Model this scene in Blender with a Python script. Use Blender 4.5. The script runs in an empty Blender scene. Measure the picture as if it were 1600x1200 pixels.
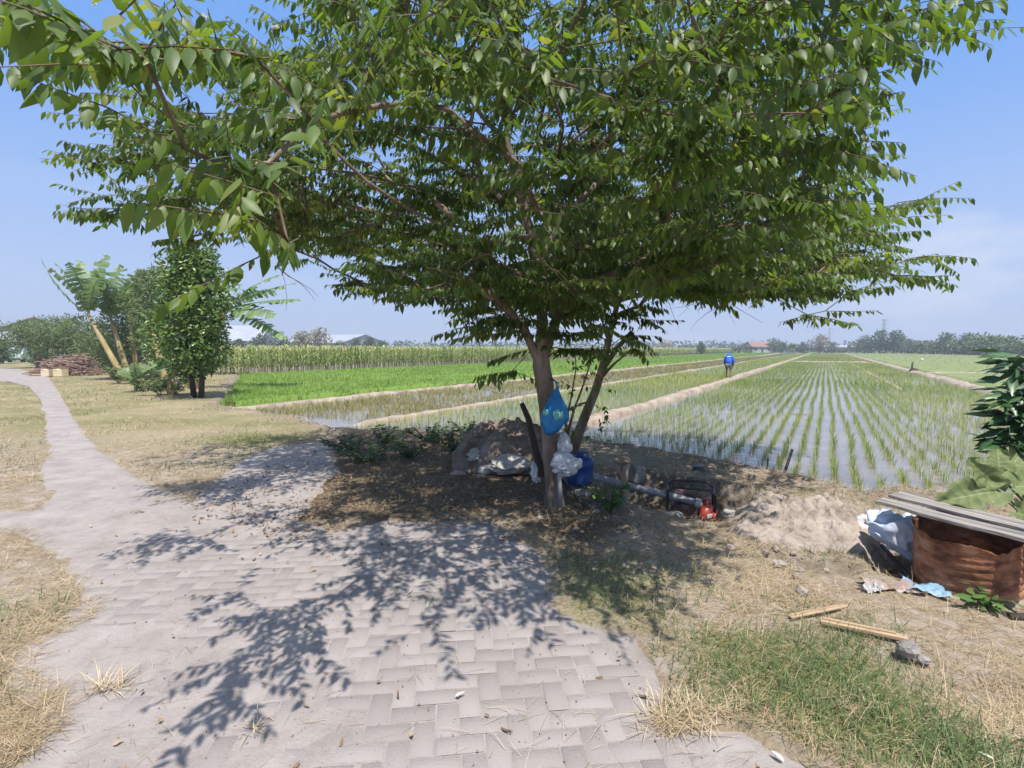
import bpy, bmesh, math, random
import numpy as np
from mathutils import Vector, Matrix, noise as mnoise

scene = bpy.context.scene
COL = scene.collection
R = math.radians
random.seed(7)
rng = np.random.default_rng(11)

# ------------------------------------------------------------------ camera
FPX, CAMZ, PITCH = 800.0, 1.7, math.atan(55 / 800)
cd = bpy.data.cameras.new('camera')
cam = bpy.data.objects.new('camera', cd)
COL.objects.link(cam)
cd.sensor_width = 36
cd.lens = 18.0
cd.clip_start = 0.05
cd.clip_end = 9000
cam.location = (0, 0, CAMZ)
cam.rotation_euler = (R(90) - PITCH, 0, 0)
scene.camera = cam

# ------------------------------------------------------------------ sky, sun, exposure
SUN_EL, SUN_AZ = 66.0, 164.0            # azimuth clockwise from the view direction (+Y)
w = bpy.data.worlds.new('World')
scene.world = w
w.use_nodes = True
nt = w.node_tree
nt.nodes.clear()
N = nt.nodes.new
out = N('ShaderNodeOutputWorld')
bg = N('ShaderNodeBackground')
bg.inputs['Strength'].default_value = 0.10
sky = N('ShaderNodeTexSky')
sky.sky_type = 'NISHITA'
sky.sun_disc = False
sky.sun_elevation = R(SUN_EL)
sky.sun_rotation = R(SUN_AZ)
sky.air_density = 1.0
sky.dust_density = 0.6
sky.ozone_density = 1.5
tc = N('ShaderNodeTexCoord')
mp = N('ShaderNodeMapping')
mp.inputs['Scale'].default_value = (1.6, 1.6, 4.5)
mp.inputs['Location'].default_value = (4.3, 7.7, 3.25)
nz = N('ShaderNodeTexNoise')
nz.inputs['Scale'].default_value = 2.3
nz.inputs['Detail'].default_value = 7
nz.inputs['Roughness'].default_value = 0.55
cr = N('ShaderNodeValToRGB')
cr.color_ramp.elements[0].position = 0.54
cr.color_ramp.elements[0].color = (0, 0, 0, 1)
cr.color_ramp.elements[1].position = 0.74
cr.color_ramp.elements[1].color = (0.85, 0.85, 0.85, 1)
mx = N('ShaderNodeMixRGB')
mx.inputs[2].default_value = (6.3, 6.4, 6.9, 1)
L = nt.links.new
# hazy tropical air: the sky pales to a milky blue towards the horizon
sep = N('ShaderNodeSeparateXYZ')
L(tc.outputs['Generated'], sep.inputs['Vector'])
hz = N('ShaderNodeMapRange')
hz.interpolation_type = 'SMOOTHSTEP'
hz.inputs['From Min'].default_value = -0.02
hz.inputs['From Max'].default_value = 0.62
hz.inputs['To Min'].default_value = 0.95
hz.inputs['To Max'].default_value = 0.86
L(sep.outputs['Z'], hz.inputs['Value'])
hmix = N('ShaderNodeMixRGB')
hcol = N('ShaderNodeMixRGB')
hcol.inputs[1].default_value = (1.2, 2.85, 6.6, 1)
hcol.inputs[2].default_value = (3.95, 4.8, 6.4, 1)
hz2 = N('ShaderNodeMapRange')
hz2.inputs['From Min'].default_value = 0.0
hz2.inputs['From Max'].default_value = 0.42
hz2.inputs['To Min'].default_value = 1.0
hz2.inputs['To Max'].default_value = 0.0
L(sep.outputs['Z'], hz2.inputs['Value'])
L(hz2.outputs['Result'], hcol.inputs[0])
L(hz.outputs['Result'], hmix.inputs[0])
L(sky.outputs['Color'], hmix.inputs[1])
L(hcol.outputs['Color'], hmix.inputs[2])
# brightness added to the unseen upper sky, to lift the shade below
upper_fill = N('ShaderNodeMapRange')
upper_fill.interpolation_type = 'SMOOTHSTEP'
upper_fill.inputs['From Min'].default_value = 0.56
upper_fill.inputs['From Max'].default_value = 0.95
upper_fill.inputs['To Min'].default_value = 0.0
upper_fill.inputs['To Max'].default_value = 0.5
L(sep.outputs['Z'], upper_fill.inputs['Value'])
fillmix = N('ShaderNodeMixRGB')
fillmix.inputs[2].default_value = (11.0, 11.2, 12.0, 1)
L(upper_fill.outputs['Result'], fillmix.inputs[0])
L(hmix.outputs['Color'], fillmix.inputs[1])
# thin clouds, mostly to the right
east = N('ShaderNodeMapRange')
east.interpolation_type = 'SMOOTHSTEP'
east.inputs['From Min'].default_value = 0.05
east.inputs['From Max'].default_value = 0.62
east.inputs['To Min'].default_value = 0.12
east.inputs['To Max'].default_value = 0.8
L(sep.outputs['X'], east.inputs['Value'])
cmul = N('ShaderNodeMath')
cmul.operation = 'MULTIPLY'
L(tc.outputs['Generated'], mp.inputs['Vector'])
L(mp.outputs['Vector'], nz.inputs['Vector'])
L(nz.outputs['Fac'], cr.inputs['Fac'])
L(cr.outputs['Color'], cmul.inputs[0])
L(east.outputs['Result'], cmul.inputs[1])
L(cmul.outputs[0], mx.inputs[0])
L(fillmix.outputs['Color'], mx.inputs[1])
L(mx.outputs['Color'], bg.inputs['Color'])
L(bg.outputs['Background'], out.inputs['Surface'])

sd = bpy.data.lights.new('sun', 'SUN')
sd.energy = 4.6
sd.angle = R(0.55)
sd.color = (1.0, 0.95, 0.88)
sun = bpy.data.objects.new('sun', sd)
COL.objects.link(sun)
_ce, _se = math.cos(R(SUN_EL)), math.sin(R(SUN_EL))
TOSUN = Vector((math.sin(R(SUN_AZ)) * _ce, math.cos(R(SUN_AZ)) * _ce, _se))
sun.rotation_euler = (-TOSUN).to_track_quat('-Z', 'Y').to_euler()

scene.view_settings.view_transform = 'Standard'
scene.view_settings.look = 'None'
scene.view_settings.exposure = 0.55
scene.view_settings.gamma = 1
scene.view_settings.use_curve_mapping = False
cy = scene.cycles
cy.use_denoising = True
cy.max_bounces = 8
cy.diffuse_bounces = 3
cy.glossy_bounces = 3
cy.transmission_bounces = 4
cy.transparent_max_bounces = 6
cy.volume_bounces = 0
cy.caustics_reflective = False
cy.caustics_refractive = False
cy.sample_clamp_indirect = 6

# ------------------------------------------------------------------ helpers
FW = Vector((0, math.cos(PITCH), -math.sin(PITCH)))
UPV = Vector((0, math.sin(PITCH), math.cos(PITCH)))


def ray(px, py):
    return FW + Vector(((px - 800) / FPX, 0, 0)) + UPV * ((600 - py) / FPX)


def gp(px, py, z=0.0):
    """a spot of the photograph on the level plane z"""
    d = ray(px, py)
    t = (z - CAMZ) / d.z
    return Vector((d.x * t, d.y * t, z))


def at(px, py, Y):
    """a spot of the photograph at the distance Y from the viewer"""
    d = ray(px, py)
    t = Y / d.y
    return Vector((d.x * t, Y, CAMZ + d.z * t))


def project(P):
    P = np.asarray(P, float)
    x, y, z = P[:, 0], P[:, 1], P[:, 2] - CAMZ
    f = y * FW.y + z * FW.z
    u = y * UPV.y + z * UPV.z
    f = np.where(f < 0.05, 0.05, f)
    return 800 + FPX * x / f, 600 - FPX * u / f


def tag(o, label=None, cat=None, group=None, kind=None):
    if label: o['label'] = label
    if cat: o['category'] = cat
    if group: o['group'] = group
    if kind: o['kind'] = kind
    return o


def empty(name, loc, label, cat, group=None, rz=0.0):
    o = bpy.data.objects.new(name, None)
    COL.objects.link(o)
    o.empty_display_size = 0.1
    o.location = loc
    o.rotation_euler = (0, 0, rz)
    return tag(o, label, cat, group)


def link(name, me, parent=None, mats=()):
    o = bpy.data.objects.new(name, me)
    COL.objects.link(o)
    for m in (mats if isinstance(mats, (list, tuple)) else [mats]):
        me.materials.append(m)
    if parent is not None:
        o.parent = parent
    return o


def np_mesh(name, V, quads=None, tris=None, attrs=None, smooth=False):
    V = np.ascontiguousarray(V, dtype=np.float32)
    me = bpy.data.meshes.new(name)
    me.vertices.add(len(V))
    me.vertices.foreach_set('co', V.ravel())
    loops, starts, n = [], [], 0
    if quads is not None and len(quads):
        q = np.asarray(quads, np.int32)
        loops.append(q.ravel())
        starts.append(np.arange(len(q), dtype=np.int32) * 4)
        n = q.size
    if tris is not None and len(tris):
        t = np.asarray(tris, np.int32)
        loops.append(t.ravel())
        starts.append(n + np.arange(len(t), dtype=np.int32) * 3)
    lp = np.concatenate(loops)
    st = np.concatenate(starts)
    me.loops.add(len(lp))
    me.loops.foreach_set('vertex_index', lp)
    me.polygons.add(len(st))
    me.polygons.foreach_set('loop_start', st)
    if smooth:
        me.polygons.foreach_set('use_smooth', np.ones(len(st), bool))
    for k, a in (attrs or {}).items():
        at_ = me.attributes.new(k, 'FLOAT', 'POINT')
        at_.data.foreach_set('value', np.ascontiguousarray(a, np.float32))
    me.update(calc_edges=True)
    me.validate()
    return me


class MB:
    """collects simple shapes into one mesh"""
    def __init__(self):
        self.v, self.f = [], []

    def add(self, V, F):
        n = len(self.v)
        self.v += [tuple(p) for p in V]
        self.f += [tuple(i + n for i in q) for q in F]
        return self

    def box(self, c, s, rot=None, taper=1.0):
        c = Vector(c)
        M = rot if rot is not None else Matrix.Identity(3)
        V = []
        for z in (-1, 1):
            k = taper if z > 0 else 1
            for x, y in ((-1, -1), (1, -1), (1, 1), (-1, 1)):
                V.append(c + M @ Vector((x * s[0] / 2 * k, y * s[1] / 2 * k, z * s[2] / 2)))
        return self.add(V, [(3, 2, 1, 0), (4, 5, 6, 7), (0, 1, 5, 4), (1, 2, 6, 5), (2, 3, 7, 6), (3, 0, 4, 7)])

    def tube(self, P, rad, n=8, cap=True):
        P = [Vector(p) for p in P]
        if not isinstance(rad, (list, tuple)):
            rad = [rad] * len(P)
        V, F = [], []
        prev = None
        for i, p in enumerate(P):
            a = P[max(i - 1, 0)]
            b = P[min(i + 1, len(P) - 1)]
            t = (b - a)
            t = t.normalized() if t.length > 1e-9 else Vector((0, 0, 1))
            if prev is None:
                ref = Vector((0, 0, 1)) if abs(t.z) < 0.9 else Vector((1, 0, 0))
                s = t.cross(ref).normalized()
            else:
                s = (prev - t * prev.dot(t)).normalized()
            prev = s
            u = t.cross(s)
            for k in range(n):
                a_ = 2 * math.pi * k / n
                V.append(p + (s * math.cos(a_) + u * math.sin(a_)) * rad[i])
        for i in range(len(P) - 1):
            for k in range(n):
                F.append((i * n + k, i * n + (k + 1) % n, (i + 1) * n + (k + 1) % n, (i + 1) * n + k))
        if cap:
            F.append(tuple(range(n - 1, -1, -1)))
            F.append(tuple((len(P) - 1) * n + k for k in range(n)))
        return self.add(V, F)

    def lathe(self, prof, n=24, M=None):
        V, F = [], []
        for r, z in prof:
            for k in range(n):
                a = 2 * math.pi * k / n
                p = Vector((r * math.cos(a), r * math.sin(a), z))
                V.append(M @ p if M is not None else p)
        for i in range(len(prof) - 1):
            for k in range(n):
                F.append((i * n + k, i * n + (k + 1) % n, (i + 1) * n + (k + 1) % n, (i + 1) * n + k))
        F.append(tuple(range(n - 1, -1, -1)))
        F.append(tuple((len(prof) - 1) * n + k for k in range(n)))
        return self.add(V, F)

    def lump(self, c, s, amp=0.15, freq=2.0, sub=3, seed=0, flat=None, rot=None):
        bm = bmesh.new()
        bmesh.ops.create_icosphere(bm, subdivisions=sub, radius=1)
        V = []
        for v in bm.verts:
            p = v.co.normalized()
            q = p * freq + Vector((seed * 7.3, seed * 3.1, seed))
            k = 1 + amp * (mnoise.noise(q) + 0.5 * mnoise.noise(q * 2.3) + 0.3 * mnoise.noise(q * 5.1))
            p = Vector((p.x * s[0] * k, p.y * s[1] * k, p.z * s[2] * k))
            if rot is not None:
                p = rot @ p
            if flat is not None and p.z < flat:
                p.z = flat + 0.1 * (p.z - flat)
            V.append(Vector(c) + p)
        F = [tuple(v.index for v in f.verts) for f in bm.faces]
        bm.free()
        return self.add(V, F)

    def build(self, name, mat, parent=None, smooth=False, bevel=0.0):
        me = bpy.data.meshes.new(name)
        me.from_pydata(self.v, [], self.f)
        bm = bmesh.new()
        bm.from_mesh(me)
        bmesh.ops.recalc_face_normals(bm, faces=bm.faces)
        if bevel:
            es = [e for e in bm.edges if len(e.link_faces) == 2 and e.calc_face_angle(0) > 0.6]
            bmesh.ops.bevel(bm, geom=es, offset=bevel, segments=2, affect='EDGES', profile=0.6)
        bm.to_mesh(me)
        bm.free()
        if smooth:
            me.polygons.foreach_set('use_smooth', [True] * len(me.polygons))
        me.update()
        return link(name, me, parent, mat)


def copy_tree(o, parent=None):
    c = o.copy()
    COL.objects.link(c)
    c.parent = parent
    for ch in list(o.children):
        copy_tree(ch, c)
    return c


def hash2(ix, iy, seed):
    h = (ix.astype(np.int64) * 374761393 + iy.astype(np.int64) * 668265263 + seed * 974634777) & 0xffffffff
    h = ((h ^ (h >> 13)) * 1274126177) & 0xffffffff
    h = h ^ (h >> 16)
    return (h & 0xffff) / 65535.0


def vn(x, y, seed=0):
    ix, iy = np.floor(x), np.floor(y)
    fx, fy = x - ix, y - iy
    fx, fy = fx * fx * (3 - 2 * fx), fy * fy * (3 - 2 * fy)
    a, b = hash2(ix, iy, seed), hash2(ix + 1, iy, seed)
    c, d = hash2(ix, iy + 1, seed), hash2(ix + 1, iy + 1, seed)
    return (a + (b - a) * fx) * (1 - fy) + (c + (d - c) * fx) * fy


def fbm(x, y, seed=0, o=4):
    s, a, t = 0, 0.5, 0
    for k in range(o):
        s = s + a * vn(x * 2 ** k, y * 2 ** k, seed + k)
        t += a
        a *= 0.5
    return s / t


def inpoly(x, y, poly):
    x, y = np.asarray(x), np.asarray(y)
    c = np.zeros(x.shape, bool)
    n = len(poly)
    for i in range(n):
        x0, y0 = poly[i]
        x1, y1 = poly[(i + 1) % n]
        m = (y0 > y) != (y1 > y)
        c ^= m & (x < (x1 - x0) * (y - y0) / ((y1 - y0) or 1e-9) + x0)
    return c


def pdist(x, y, poly, closed=True):
    d = np.full(np.shape(x), 1e9)
    n = len(poly)
    for i in range(n if closed else n - 1):
        ax, ay = poly[i]
        bx, by = poly[(i + 1) % n]
        vx, vy = bx - ax, by - ay
        t = np.clip(((x - ax) * vx + (y - ay) * vy) / (vx * vx + vy * vy + 1e-12), 0, 1)
        d = np.minimum(d, np.hypot(x - ax - t * vx, y - ay - t * vy))
    return d


def sdf(x, y, poly):
    """positive inside"""
    d = pdist(x, y, poly)
    return np.where(inpoly(x, y, poly), d, -d)


def sstep(a, b, x):
    t = np.clip((x - a) / (b - a), 0, 1)
    return t * t * (3 - 2 * t)


# ------------------------------------------------------------------ materials
def mat(name, cols, scale=6.0, rough=0.8, attr=None, bump=0.0, bscale=None, transl=0.0, tcol=None, spec=0.3,
        metal=0.0, detail=5.0, back=None, stretch=None, objrand=0.0, ramp=(0.3, 0.7), bdist=0.02, nrough=0.6):
    """ramp of base colours driven by noise in the object's own space (and by a per-strand number)"""
    m = bpy.data.materials.new(name)
    m.use_nodes = True
    t = m.node_tree
    t.nodes.clear()
    n, l = t.nodes.new, t.links.new
    o = n('ShaderNodeOutputMaterial')
    b = n('ShaderNodeBsdfPrincipled')
    b.inputs['Roughness'].default_value = rough
    b.inputs['Metallic'].default_value = metal
    b.inputs['Specular IOR Level'].default_value = spec
    c = n('ShaderNodeTexCoord')
    vec = c.outputs['Object']
    if stretch:
        mpn = n('ShaderNodeMapping')
        mpn.inputs['Scale'].default_value = stretch
        l(vec, mpn.inputs['Vector'])
        vec = mpn.outputs['Vector']
    z = n('ShaderNodeTexNoise')
    z.inputs['Scale'].default_value = scale
    z.inputs['Detail'].default_value = detail
    z.inputs['Roughness'].default_value = nrough
    l(vec, z.inputs['Vector'])
    fac = z.outputs['Fac']
    if attr:
        a = n('ShaderNodeAttribute')
        a.attribute_name = attr
        mixv = n('ShaderNodeMath')
        mixv.operation = 'MULTIPLY_ADD'
        mixv.inputs[1].default_value = 0.25
        l(fac, mixv.inputs[0])
        sc = n('ShaderNodeMath')
        sc.operation = 'MULTIPLY_ADD'
        sc.inputs[1].default_value = 0.75
        sc.inputs[2].default_value = 0.0
        l(a.outputs['Fac'], sc.inputs[0])
        l(sc.outputs[0], mixv.inputs[2])
        fac = mixv.outputs[0]
        ramp = (0.05, 0.95)
    if objrand:
        oi = n('ShaderNodeObjectInfo')
        ad = n('ShaderNodeMath')
        ad.operation = 'MULTIPLY_ADD'
        ad.inputs[1].default_value = objrand
        l(oi.outputs['Random'], ad.inputs[0])
        l(fac, ad.inputs[2])
        sb = n('ShaderNodeMath')
        sb.operation = 'SUBTRACT'
        sb.inputs[1].default_value = objrand / 2
        l(ad.outputs[0], sb.inputs[0])
        fac = sb.outputs[0]
    rp = n('ShaderNodeValToRGB')
    el = rp.color_ramp.elements
    k = len(cols)
    while len(el) < k:
        el.new(0.5)
    for i, cc in enumerate(cols):
        el[i].position = ramp[0] + (ramp[1] - ramp[0]) * i / max(k - 1, 1)
        el[i].color = (*cc, 1)
    l(fac, rp.inputs['Fac'])
    colr = rp.outputs['Color']
    if back:
        ge = n('ShaderNodeNewGeometry')
        mb = n('ShaderNodeMixRGB')
        mb.inputs[2].default_value = (*back, 1)
        l(ge.outputs['Backfacing'], mb.inputs[0])
        l(colr, mb.inputs[1])
        colr = mb.outputs[0]
    l(colr, b.inputs['Base Color'])
    if bump:
        bn = n('ShaderNodeBump')
        bn.inputs['Strength'].default_value = bump
        bn.inputs['Distance'].default_value = bdist
        z2 = n('ShaderNodeTexNoise')
        z2.inputs['Scale'].default_value = bscale or scale * 3
        z2.inputs['Detail'].default_value = 6
        l(vec, z2.inputs['Vector'])
        l(z2.outputs['Fac'], bn.inputs['Height'])
        l(bn.outputs['Normal'], b.inputs['Normal'])
    sh = b.outputs['BSDF']
    if transl:
        tr = n('ShaderNodeBsdfTranslucent')
        if tcol:
            tm = n('ShaderNodeMixRGB')
            tm.blend_type = 'MULTIPLY'
            tm.inputs[0].default_value = 1
            tm.inputs[2].default_value = (*tcol, 1)
            l(rp.outputs['Color'], tm.inputs[1])
            l(tm.outputs[0], tr.inputs['Color'])
        else:
            l(rp.outputs['Color'], tr.inputs['Color'])
        ms = n('ShaderNodeMixShader')
        ms.inputs[0].default_value = transl
        l(sh, ms.inputs[1])
        l(tr.outputs[0], ms.inputs[2])
        sh = ms.outputs[0]
    l(sh, o.inputs['Surface'])
    return m


# ------------------------------------------------------------------ blades and leaves (arrays)
def blades(P, az, Ln, lean, W, curl):
    n = len(P)
    dx, dy = np.cos(az), np.sin(az)
    d = np.stack([dx, dy, np.zeros(n)], 1)
    s = np.stack([-dy, dx, np.zeros(n)], 1)
    up = np.array([0, 0, 1.0])
    h = (Ln * 0.5)[:, None]
    mid = P + h * (d * np.sin(lean)[:, None] + up * np.cos(lean)[:, None])
    l2 = lean + curl
    tip = mid + h * (d * np.sin(l2)[:, None] + up * np.cos(l2)[:, None])
    hw = (W * 0.5)[:, None]
    V = np.stack([P - s * hw, P + s * hw, mid - s * hw * 0.8, mid + s * hw * 0.8, tip], 1).reshape(-1, 3)
    b = np.arange(n)[:, None] * 5
    return V, b + np.array([0, 1, 3, 2]), b + np.array([2, 3, 4])


def blade_obj(name, P, az, Ln, lean, W, curl, tint, m, **kw):
    V, q, t = blades(P, az, Ln, lean, W, curl)
    me = np_mesh(name, V, q, t, {'tint': np.repeat(tint, 5)})
    o = link(name, me, kw.get('parent'), m)
    return o


def leaf_arrays(P, T, Nn, Ln, W, fold=0.12, droop=0.1):
    """lance-shaped leaves, folded along the midrib, arching to the tip: 11 points each"""
    T = T / np.linalg.norm(T, axis=1, keepdims=True)
    S = np.cross(T, Nn)
    S = S / (np.linalg.norm(S, axis=1, keepdims=True) + 1e-9)
    U = np.cross(S, T)
    l, wd = Ln[:, None], W[:, None]
    mids, rows = [], []
    for f, k in ((0.16, 0.40), (0.44, 0.50), (0.74, 0.28)):
        m = P + T * l * f - U * l * droop * 1.6 * f * f
        mids.append(m)
        rows.append((m + S * wd * k - U * wd * fold * k * 2, m - S * wd * k - U * wd * fold * k * 2))
    tip = P + T * l - U * l * droop * 1.6
    V = np.stack([P, rows[0][0], rows[1][0], rows[2][0], tip, rows[2][1], rows[1][1], rows[0][1], mids[0], mids[1], mids[2]], 1).reshape(-1, 3)
    b = np.arange(len(P))[:, None] * 11
    q = np.concatenate([b + np.array(x) for x in ((1, 2, 9, 8), (2, 3, 10, 9), (8, 9, 6, 7), (9, 10, 5, 6))])
    t = np.concatenate([b + np.array(x) for x in ((0, 1, 8), (3, 4, 10), (10, 4, 5), (0, 8, 7))])
    return V, q, t


def leaf_mesh(name, P, T, Nn, Ln, W, tint, **kw):
    V, q, t = leaf_arrays(P, T, Nn, Ln, W, **kw)
    return np_mesh(name, V, q, t, {'tint': np.repeat(tint, 11)})


def merge_meshes(parts):
    """[(V, quads, tris, tint)] -> arrays"""
    Vs, Qs, Ts, As, n = [], [], [], [], 0
    for V, q, t, a in parts:
        Vs.append(V); As.append(a)
        if q is not None and len(q): Qs.append(np.asarray(q) + n)
        if t is not None and len(t): Ts.append(np.asarray(t) + n)
        n += len(V)
    return (np.concatenate(Vs), np.concatenate(Qs) if Qs else None,
            np.concatenate(Ts) if Ts else None, np.concatenate(As))


def rdir(n, zmin=-1.0):
    v = rng.normal(size=(n, 3))
    v /= np.linalg.norm(v, axis=1, keepdims=True)
    if zmin > -1:
        v[:, 2] = np.abs(v[:, 2]) * (1 if zmin >= 0 else 1)
    return v
# ================================================================== THE SETTING
def G(pts, z=0.0):
    return [tuple(gp(a, b, z))[:2] for a, b in pts]


PATH = G([(-300, 1300), (25, 1205), (70, 1150), (45, 1100), (15, 1060), (50, 1010), (115, 965), (130, 915), (95, 860),
          (20, 835), (-120, 825), (-120, 808), (60, 800), (90, 775), (75, 762), (70, 740), (80, 700), (75, 660),
          (62, 625), (45, 605), (15, 597), (-80, 597), (-80, 574), (30, 577), (75, 590), (95, 620), (115, 660),
          (150, 705), (205, 745), (255, 768), (300, 785), (345, 750), (385, 718), (430, 699), (500, 692), (520, 702),
          (525, 735), (490, 775), (470, 815), (520, 832), (600, 815), (700, 815), (770, 815), (820, 840), (850, 880),
          (862, 945), (905, 975), (985, 995), (1012, 1040), (1025, 1085), (1015, 1130), (1040, 1160), (1110, 1140),
          (1170, 1150), (1240, 1195), (1330, 1300), (1330, 1500), (-300, 1500)])
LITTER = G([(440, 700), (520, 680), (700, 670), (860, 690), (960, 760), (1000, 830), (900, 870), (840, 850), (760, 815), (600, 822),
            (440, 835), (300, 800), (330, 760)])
GREEN = G([(1130, 1010), (1200, 985), (1330, 990), (1400, 1050), (1480, 1130), (1560, 1180), (1560, 1230), (1400, 1210), (1270, 1160), (1160, 1090)])
GREEN2 = G([(860, 880), (930, 870), (1060, 900), (1000, 960), (900, 960)])
GREEN3 = G([(300, 690), (380, 672), (490, 680), (420, 700), (330, 700)])
PIT = G([(975, 742), (1030, 748), (1085, 757), (1175, 772), (1168, 800), (1120, 822), (1040, 812), (960, 785), (925, 757)], -0.05)
DITCH = G([(1345, 850), (1395, 840), (1440, 880), (1460, 925), (1420, 905), (1370, 890)])
GULLY = G([(1190, 868), (1240, 872), (1320, 880), (1340, 895), (1260, 893), (1200, 880)])
YB = [(-2000, 3640), (-60, 118), (-18, 34), (-9, 15.8), (-5.5, 13.0), (-3.7, 10.9), (-1, 10.3), (0.8, 10.2), (2.2, 8.8),
      (3.4, 7.25), (4.0, 6.35), (5.1, 5.9), (12, 5.0), (80, 0), (3000, -200)]
UX, UY = 0.5216, 0.8532
VX, VY = 0.8532, -0.5216
WATER_Z = -0.18


def yb(x):
    return np.interp(x, [p[0] for p in YB], [p[1] for p in YB])


def landmask(x, y):
    return (yb(x) - y) * 0.8


def ground_h(x, y):
    x, y = np.asarray(x, float), np.asarray(y, float)
    l = landmask(x, y) + (vn(x * 2.2, y * 2.2, 5) - 0.5) * 0.35
    k = sstep(-0.25, 0.3, l)
    near = np.exp(-((x / 9) ** 2 + ((y - 5) / 9) ** 2))
    mud = -0.235 + (fbm(x * 1.3, y * 1.3, 3) - 0.5) * 0.20 + 0.03 * sstep(3.0, 4.6, VX * x + VY * y)
    land = 0.014 + (fbm(x * 0.9, y * 0.9, 9) - 0.5) * 0.05 + (fbm(x * 6, y * 6, 21) - 0.5) * 0.035 * (0.3 + near)
    bank = 0.07 * np.exp(-((l - 0.35) / 0.3) ** 2) * (x > -4) * (x < 6)
    land = land + bank * (0.5 + vn(x * 3, y * 3, 44))
    sp = sdf(x, y, PATH)
    land = land - sstep(-0.05, 0.10, sp + (vn(x * 7, y * 7, 31) - 0.5) * 0.16) * 0.06
    h = land * k + mud * (1 - k)
    p = sdf(x, y, PIT) + (vn(x * 5, y * 5, 61) - 0.5) * 0.16
    h = h - sstep(-0.04, 0.11, p) * 0.40
    h = h - sstep(-0.03, 0.16, sdf(x, y, DITCH) + (vn(x * 6, y * 6, 62) - 0.5) * 0.1) * 0.22
    h = h - sstep(-0.02, 0.08, sdf(x, y, GULLY) + (vn(x * 8, y * 8, 63) - 0.5) * 0.1) * 0.12
    return h


def gz(x, y):
    return float(ground_h(np.array([x]), np.array([y]))[0])


# ---- the one ground sheet
def axis(a, b, step, lo, hi, g=1.16):
    v = list(np.arange(a, b, step))
    s = step
    while v[-1] < hi:
        s *= g
        v.append(v[-1] + s)
    s = step
    while v[0] > lo:
        s *= g
        v.insert(0, v[0] - s)
    return np.array(v)


gx = axis(-14.0, 5.6, 0.06, -4500, 4500)
gy = axis(1.0, 15.5, 0.055, -300, 6500)
X, Y = np.meshgrid(gx, gy)
H = ground_h(X, Y)
V = np.stack([X, Y, H], 2).reshape(-1, 3)
nx, ny = len(gx), len(gy)
idx = np.arange(nx * ny).reshape(ny, nx)
Q = np.stack([idx[:-1, :-1], idx[:-1, 1:], idx[1:, 1:], idx[1:, :-1]], 2).reshape(-1, 4)
xf, yf = V[:, 0], V[:, 1]
nzv = (vn(xf * 1.7, yf * 1.7, 71) - 0.5) * 0.5
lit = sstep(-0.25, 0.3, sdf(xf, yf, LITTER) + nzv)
grn = np.maximum(sstep(-0.2, 0.2, sdf(xf, yf, GREEN) + nzv * 0.7),
                 np.maximum(sstep(-0.2, 0.2, sdf(xf, yf, GREEN2) + nzv) * 0.6, sstep(-0.3, 0.6, sdf(xf, yf, GREEN3) + nzv)))
lm = landmask(xf, yf)
mudw = np.clip(1 - sstep(-0.1, 0.9, lm + nzv), 0, 1)
mudw = np.maximum(mudw, sstep(-0.25, 0.1, sdf(xf, yf, PIT)))
mudw = np.maximum(mudw, sstep(-0.15, 0.1, np.maximum(sdf(xf, yf, DITCH), sdf(xf, yf, GULLY))))
lawn = sstep(7, 12, yf) * (lm > 0) * (1 - mudw)
far = sstep(150, 240, yf)
me = np_mesh('ground', V, Q, None, {'lit': lit, 'grn': grn, 'mud': mudw, 'lawn': lawn, 'far': far}, smooth=True)


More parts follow.
